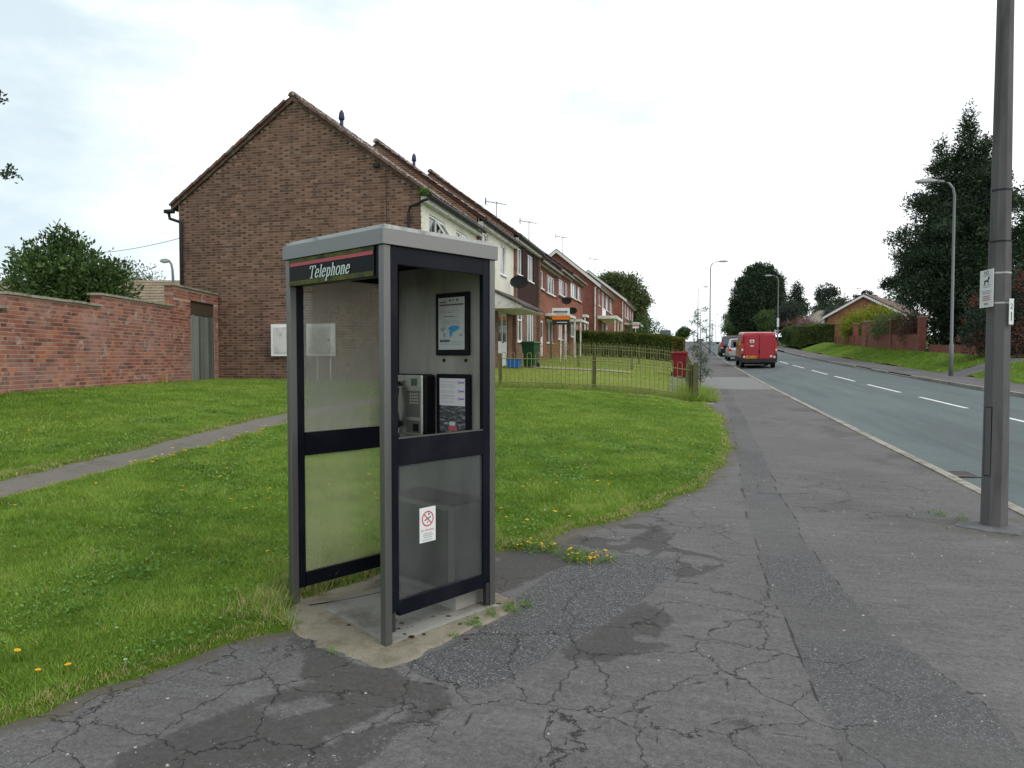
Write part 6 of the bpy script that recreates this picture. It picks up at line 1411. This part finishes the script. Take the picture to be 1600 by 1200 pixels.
# overhanging tree outside the frame at the left whose twigs reach in
ov = empty('overhanging_tree', (-14.6, 9.2, tz(-14.6, 9.2)), 0, 'tree left of the picture whose twig tips poke in at the upper left edge', 'tree')
mb = MB().tube([(0, 0, -.2), (.1, 0, 3), (.2, .1, 6), (.1, .1, 8.6)], [.22, .18, .1, .03], 8)
tips = [(2.05, 2.3, 4.2), (1.82, 2.15, 5.6), (.2, .8, 4.4), (-.8, -.8, 6.2), (-1.4, .4, 4.8), (.3, -.9, 5.8), (-.6, .9, 7.2)]
for t in tips: mb.tube([(.15, .05, t[2] - 1.1), (t[0] * .55, t[1] * .55, t[2] - .25), t], [.06, .035, .01], 5)
mb.build('trunk', M_bark, ov); leaves('leaves', [(t[0], t[1], t[2], .20, .16, .07) for t in tips[:2]] , 34, 9, .08, .045, .05, LF_dark, ov, seed=6)
leaves('leaves', [(t[0] * .7, t[1] * .7, t[2], .9, .9, .5) for t in tips[2:]], 500, 9, .12, .06, .1, LF_dark, ov, seed=7)
# big conifers on the right
def conifer_blobs(h, r, seed, lean=(0, 0), tops=1, n=16):
    q = random.Random(seed); bl = []
    for k in range(n):
        t = k / (n - 1); z = h * (.08 + .86 * t); rr = r * (1 - t ** 1.5) * .62 + .3; a = q.uniform(0, 6.28); off = r * (1 - t) * .45
        bl.append((off * math.cos(a) + lean[0] * t, off * math.sin(a) + lean[1] * t, z, rr * q.uniform(.8, 1.2), rr * q.uniform(.8, 1.2), h * .085 + .25))
    bl.append((lean[0], lean[1], h * .95, .28, .28, h * .07)); return bl
def skirt(bl, spikes, r, h, seed, n=26):
    """side boughs sticking out"""
    q = random.Random(seed)
    for k in range(n):
        t = q.uniform(.1, .85); a = q.uniform(0, 6.28); d = r * (1 - t ** 1.6) * q.uniform(.85, 1.12); bl.append((d * math.cos(a), d * math.sin(a), h * t + .1, .55, .55, .22))
    return bl
bl = skirt(conifer_blobs(14.4, 4.5, 5), 0, 4.4, 14.6, 6, 44) + [(x - 1.5, y, z, a, b, c) for x, y, z, a, b, c in conifer_blobs(12.6, 2.4, 8, n=10)] + [(-3.0, -1.2, 5.2, 1.2, 1, 1.0), (-3.4, -.6, 6.9, 1.1, 1, .6), (-2.6, 0, 9.2, .9, .8, .5)]
bl = [b for b in bl if not (b[2] < 4.2 and b[0] < -1.2)]
tree('cypress_tree', 17.2, 50, bl, 'huge dark cypress tree towering behind the grey lamp on the right', 'tree', LF_dark, 13000, 14, .22, .07, .17, .35, 13, seed=31, up=.2, shell=.36)
tree('cypress_tree', 19.6, 43.5, skirt(conifer_blobs(10.6, 3.9, 15), 0, 4, 10.6, 16, 30), 'dark cypress behind the concrete column at the right edge', 'tree', LF_dark, 6000, 12, .25, .09, .2, .3, 10, seed=32, up=.2, shell=.36)
tree('cypress_tree', 17.4, 45.5, [(0, 0, 1.5, 1.7, 1.8, 1.5), (1.8, -.5, 2.8, 1.8, 1.6, 2), (2.8, -3, 3, 1.8, 1.6, 2.2)], 'dark evergreen undergrowth below the huge cypress behind the low wall', 'tree', LF_dark, 2600, 12, .26, .09, .2, .2, 4, seed=33, shell=.4)
tree('cypress_tree', 19.5, 52, [(0, 0, 2.0, 3.0, 2.5, 2.2), (-1.8, -1.5, 1.6, 1.6, 1.6, 1.8), (2.5, -2, 2.4, 3, 2.5, 2.6), (5.5, -5, 2.6, 3, 2.5, 2.8)], 'dense dark evergreen mass at ground level filling the garden behind the low wall', 'tree', LF_dark, 3000, 12, .3, .1, .25, .2, 4, seed=34, shell=.4)
tree('cypress_tree', 15.7, 48.3, [(0, 0, 1.3, 1.2, 1.1, 1.3), (.6, .3, 2.6, 1.2, 1.1, 1.2), (1.2, -.4, 1.4, 1.1, 1, 1.4)], 'dark evergreen shrub filling the gap right of the last brick pier', 'shrub', LF_dark, 800, 12, .22, .08, .16, .08, 2.6, seed=36, shell=.4)
hedge('boundary_hedge', 17.5, 34, 46, 47.5, 3.2, 'tall dark boundary hedge behind the conifers', LF_dark, 9000, None, .25, .12, 35, .3)
# berry shrub
e = tree('berry_shrub', 14.7, 37.4, [(0, 0, 2.0, 1.5, 1.3, 1.6), (-.9, 0, 1.5, 1.0, .9, 1.1), (.2, 0, 3.4, .8, .8, .9), (-.4, 0, 3.0, .9, .8, .8), (1.4, -1, 2.0, 1.3, 1.1, 1.4), (-1.4, .2, 2.6, .6, .5, .35), (.0, 0, .9, 1.6, 1.1, .8)], 'tall shrub dotted with red berries behind the verge', 'shrub', LF_blue, 1500, 11, .13, .05, .14, .09, 2.6, seed=41)
leaves('berries', [(0, -.3, 2.2, 1.6, 1.2, 1.5), (-.9, -.3, 1.8, 1.1, .9, 1.1), (.1, -.3, 3.6, .7, .7, .7)], 85, 16, .06, .055, .12, LF_red, e, seed=42, shell=.2)
tree('low_shrub', 14.2, 34.2 + 2.6, [(-.4, .6, .6, 1.2, .9, .6), (.9, -.6, .7, 1.3, 1, .7)], 'low brownish shrub at the back of the verge under the berry shrub', 'shrub', LF_purple, 330, 10, .12, .06, .12, .04, .6, seed=43)
tree('low_shrub', 16.4, 33.2, [(0, 0, .9, 1.6, 1.2, 1.0), (1.6, -1, 1.2, 1.6, 1.2, 1.4)], 'blue-green shrub right of the concrete column behind the verge', 'shrub', LF_blue, 650, 10, .13, .06, .14, .05, 1, seed=44)
tree('garden_bush', 15.4, 66.5, [(0, 0, 1.6, 1.9, 1.6, 1.5), (.9, 0, 2.3, 1.5, 1.2, 1.2), (-1.0, 0, 1.4, 1.2, 1.1, 1.2)], 'bright yellow-green rounded bush in front of the bungalow gable', 'bush', LF_yel, 1100, 11, .16, .07, .14, .08, 2, seed=45)
tree('garden_bush', 14.7, 55.5, [(0, 0, 1.5, 1.5, 1.8, 1.0), (.3, -2.2, 1.6, 1.3, 1.8, 1.0), (-.5, 1.6, 1.5, 1.0, 1.4, .8)], 'grey-green loose bush spilling over the brick wall', 'bush', LF_decid, 750, 11, .13, .06, .15, .07, 1.6, seed=46)
tree('garden_bush', 14.5, 51.2, [(0, 0, 1.4, .9, 1.2, .8), (-.2, -.5, 1.0, .6, .8, .6)], 'dark purplish bush hanging over the right end of the brick wall', 'bush', LF_purple, 330, 11, .12, .05, .12, .06, 1.4, seed=47)
# brick wall with piers on the far side
gw = empty('brick_garden_wall', (14.0, 47.6, 0), 0, 'low orange brick wall with tall piers on the bank across the road', 'wall')
mbw = MB(); mbp = []
yv = 47.6
while yv < 71.6:
    y2 = min(yv + 1.0, 71.6); hh_ = 1.05 if yv < 60.5 else .85
    if not (60.3 < yv < 61.2):
        mbw.loft([[(0, q - 47.6, tz(14, q) - .3), (.22, q - 47.6, tz(14, q) - .3), (.22, q - 47.6, tz(14, yv) + hh_), (0, q - 47.6, tz(14, yv) + hh_)] for q in (yv, y2)])
    yv = y2
BW_or = brickwork('orange_wall_brickwork', 'v', (.19, .062, .045), (.23, .085, .06), (.20, .13, .11)); mbw.build('wall', BW_or, gw)
for q, hp in ((47.7, 2.05), (53.7, 2.0), (60.3, 1.95), (61.4, 1.9), (64.4, 1.8), (67.6, 1.8), (71.5, 1.85)):
    p = MB().box(-.06, .3, q - 47.6 - .2, q - 47.6 + .2, tz(14, q) - .3, tz(14, q) + hp).build('pier', BW_or, gw)
    MB().box(-.1, .34, q - 47.6 - .24, q - 47.6 + .24, tz(14, q) + hp + .001, tz(14, q) + hp + .07).build('cap', M_coping, p)
mb = MB()
MB().box(.09, .11, 64.6 - 47.6, 67.4 - 47.6, tz(14, 66) + .85, tz(14, 66) + 1.5).build('trellis_panel', M_gutter, gw)
tag(MB().loft([[(14.3, q, tz(14, q) - .2), (14.5, q, tz(14, q) - .2), (14.5, q, tz(14, q) + .45), (14.3, q, tz(14, q) + .45)] for q in (40.5, 43.5, 46.9)]).build('low_brick_wall', BW_or), 'very low brick wall under the dark cypress next to the piered wall', 'wall')
# bungalow behind
def bungalow(cx, cy, yaw, wd, dp, zb_, eave, rise, label, wall_m, roof_m, gable=True):
    e = empty('bungalow', (cx, cy, zb_), yaw, label, 'bungalow'); hw = wd / 2
    prof = [(-hw, -.5), (hw, -.5), (hw, eave), (0, eave + rise), (-hw, eave)]
    MB().loft([[(x, y, z) for x, z in prof] for y in (0, dp)]).build('walls', wall_m, e)
    dn = rise / hw; mb = MB(); bg_ = MB()
    for s in (1, -1):
        xe = s * (hw + .4); ze = eave - .4 * dn; mb.loft([[(xe, y, ze + .02), (0, y, eave + rise + .02), (0, y, eave + rise + .2), (xe, y, ze + .2)] for y in (-.3, dp + .3)])
        bg_.loft([[(xe, y, ze - .16), (0, y, eave + rise - .16), (0, y, eave + rise + .06), (xe, y, ze + .06)] for y in (-.36, -.31)])
    mb.build('roof', roof_m, e); bg_.build('bargeboard', M_white, e)
    w_ = MB().box(hw + .001, hw + .04, 1.5, 3.5, eave - 1.3, eave - .3).build('window', M_white, e); MB().box(hw + .041, hw + .045, 1.6, 3.4, eave - 1.2, eave - .4).build('pane', M_wglass, w_)
    return e
M_pinkroof = mat('pink_brown_roof', (.125, .082, .074), .9, 0, .12, 2, .1, 20, .2)
bungalow(17.85, 78, R(-27), 6.9, 12, tz(17.8, 78), 2.75, 1.9, 'brick bungalow with white bargeboards on its gable above the brick wall', brickwork('bungalow_brick', 'u', (.25, .095, .05), (.34, .15, .08), (.27, .2, .15)), M_pinkroof)
# hipped roof house
e = empty('hipped_roof_house', (20.6, 104, tz(19, 104) - .6), 0, 'low house with grey-brown hipped roof between trees and bungalow', 'house'); zz0 = 0.
MB().box(-4.2, 4.5, -2, 9, -.5, 2.2).build('walls', BW_red_u, e)
MB().loft([[(-5.4, -2.8, 1.6), (5.4, -2.8, 1.6), (5.4, 9.8, 1.6), (-5.4, 9.8, 1.6)], [(-1.9, 2.5, 4.3), (1.9, 2.5, 4.3), (1.9, 4.5, 4.3), (-1.9, 4.5, 4.3)]]).build('roof', M_roofblock, e)
# far left house roof
e = empty('bungalow', (-26, 31, .6), R(13), 'low house roof of tan tiles behind the garden wall on the left', 'bungalow')
MB().box(-7.5, 6.5, -3.5, 3.5, -.5, 2.9).build('walls', BW_brown_u, e)
fld = MB(); roof_field(fld, (-8, -4.0, 2.75), (1, 0, 0), (0, 4.0, 2.1), 48, 13, .31, .34, (0, -.46, .88)); fld.v = fld.v; fld.build('roof_tiles', tile_mat('tan_roof_tile', (.20, .155, .10), (.27, .21, .14), (.15, .13, .09), .4), e, kind='stuff', rnd=True)
MB().loft([[(x, -4.0, 2.6), (x, 0, 4.75), (x, 4.0, 2.6)] for x in (-8, 7)]).build('roof_deck', M_roofblock, e)
# mid and far trees
def blobtree(x, y, h, r, label, m, ncl=700, ll=.35, lw=.2, seed=1, cat='tree', name='tree', squash=1., low=.25):
    q = random.Random(seed); bl = [(0, 0, h * (low + (1 - low) / 2), r * .8, r * .8, h * (1 - low) / 2)]
    for k in range(9): a = q.uniform(0, 6.28); d = r * q.uniform(.35, .7); zz = h * q.uniform(low + .08, .86); s_ = r * q.uniform(.28, .5); bl.append((d * math.cos(a), d * math.sin(a), zz, s_, s_, s_ * .8))
    return tree(name, x, y, bl, label, cat, m, ncl, 10, ll, lw, r * .07, .2, h * .7, seed=seed, shell=.35)
blobtree(-8.2, 112, 9.9, 3.9, 'large round deciduous tree behind the far terrace houses', LF_decid, 3600, .34, .2, 51, name='deciduous_tree', low=.12)
q = [(0, 0, 6.2, 3.6, 3.4, 5.2), (1.6, 0, 8.6, 3.0, 2.8, 4.0), (-2.6, 0, 6.2, 3.0, 2.8, 4.4), (3.2, 0, 6.4, 2.8, 2.8, 4.8), (-.6, 0, 9.6, 2.6, 2.2, 3.2), (-4.2, 0, 4.6, 1.6, 1.6, 2.6), (.4, 0, 12.2, 1.0, 1, 1.2), (2.6, 0, 11.8, .9, .9, 1.1), (-1.6, 0, 11.6, .8, .8, 1.2), (4.6, 0, 9.8, 1.0, 1, 1.4), (-3.4, 0, 9.6, .9, .9, 1.2), (0, -1, 2.6, 3.8, 2.4, 2.6)]
q = [(a * .78, b, c, d * .86, e_, f_) for a, b, c, d, e_, f_ in q]
tree('cypress_clump', 13.7, 138, q, 'dense dark cypress clump above the red van', 'tree', LF_dark, 8500, 11, .42, .16, .3, .35, 10, seed=65, up=.5, shell=.3)
tree('conical_conifer', 16.6, 112, conifer_blobs(7.6, 2.9, 66, n=9), 'dark green conical conifer right of the cypress clump', 'tree', LF_dark, 1500, 10, .34, .14, .25, .2, 7, seed=67, up=.2, shell=.4)
blobtree(14.9, 108, 5.0, 2.0, 'grey-green loose bush beside the far street lamp', LF_blue, 500, .22, .12, 68, 'bush', 'garden_bush')
blobtree(14.0, 122, 4.3, 2.2, 'yellow-green bush at the foot of the cypress clump', LF_mid, 380, .22, .12, 69, 'bush', 'garden_bush')
blobtree(14.4, 97, 2.6, 2.2, 'reddish brown shrub above the lumpy hedge', LF_purple, 500, .16, .1, 70, 'shrub', 'garden_shrub', low=.05)
blobtree(14.3, 88, 2.7, 1.5, 'pale pink heather-like shrub behind the clipped hedge', LF_pink, 400, .12, .08, 71, 'shrub', 'garden_shrub', low=.1)
blobtree(17.6, 88, 4.1, 2.1, 'dark leafy shrub left of the bungalow above the clipped hedge', LF_blue, 620, .18, .1, 72, 'shrub', 'garden_shrub', low=.05)
blobtree(12.8, 168, 5.2, 4.2, 'bushy green tree at the crest left of the cypress clump', LF_mid, 700, .4, .25, 73, name='roadside_tree', low=.05)
blobtree(13.5, 180, 7.0, 3.6, 'dull green tree behind the bushy one at the crest', LF_decid, 600, .4, .25, 74, name='roadside_tree', low=.05)
for i, (x, y, h, r, lab) in enumerate([(27.5, 150, 10.6, 2.6, 'tall open-crowned pine above the hipped roof, leftmost of the skyline pines'), (32, 156, 8.6, 3.2, 'dark spreading pine behind the hipped roof'), (34.8, 152, 9.4, 2.2, 'slim pine in the middle of the skyline row'), (40, 152, 9.0, 3.4, 'broad pine left of the bungalow gable'), (26, 140, 6.2, 4.2, 'low dark mass of pine left of the hipped roof')]):
    blobtree(x, y, h, r, lab, LF_blue if i in (0, 2, 3) else LF_dark, 420, .45, .2, 80 + i, name='pine_tree', low=.3)
blobtree(31, 100, 10.0, 2.6, 'small tree peeking over the bungalow ridge', LF_blue, 300, .3, .15, 90, name='skyline_tree', low=.5)
blobtree(.9, 150, 3.0, 1.6, 'small round tree beyond the hedge near the lamp posts', LF_mid, 260, .35, .2, 91, name='roadside_tree', low=.1)
blobtree(-3.5, 78, 2.6, 2.6, 'low green garden shrub above the long hedge', LF_mid, 350, .18, .1, 92, 'shrub', 'garden_shrub', low=.02)
hedge('clipped_hedge', -4.8, .2, 51, 52, 1.35, 'brownish second hedge just behind the long dark hedge', LF_purple, 12000, None, .08, .05, 13, .08)
# small signs far: white plate on street lamp and direction sign
tag(MB().box(-.12, .12, -.02, 0, 0, 1.0, T=Matrix.Translation((10.9, 86.88, tz(10.9, 87) + 2.2))).build('lamp_post_plate', M_sign), 'tall white plate fixed to the street lamp behind the van', 'sign')
print('blades', NBL)
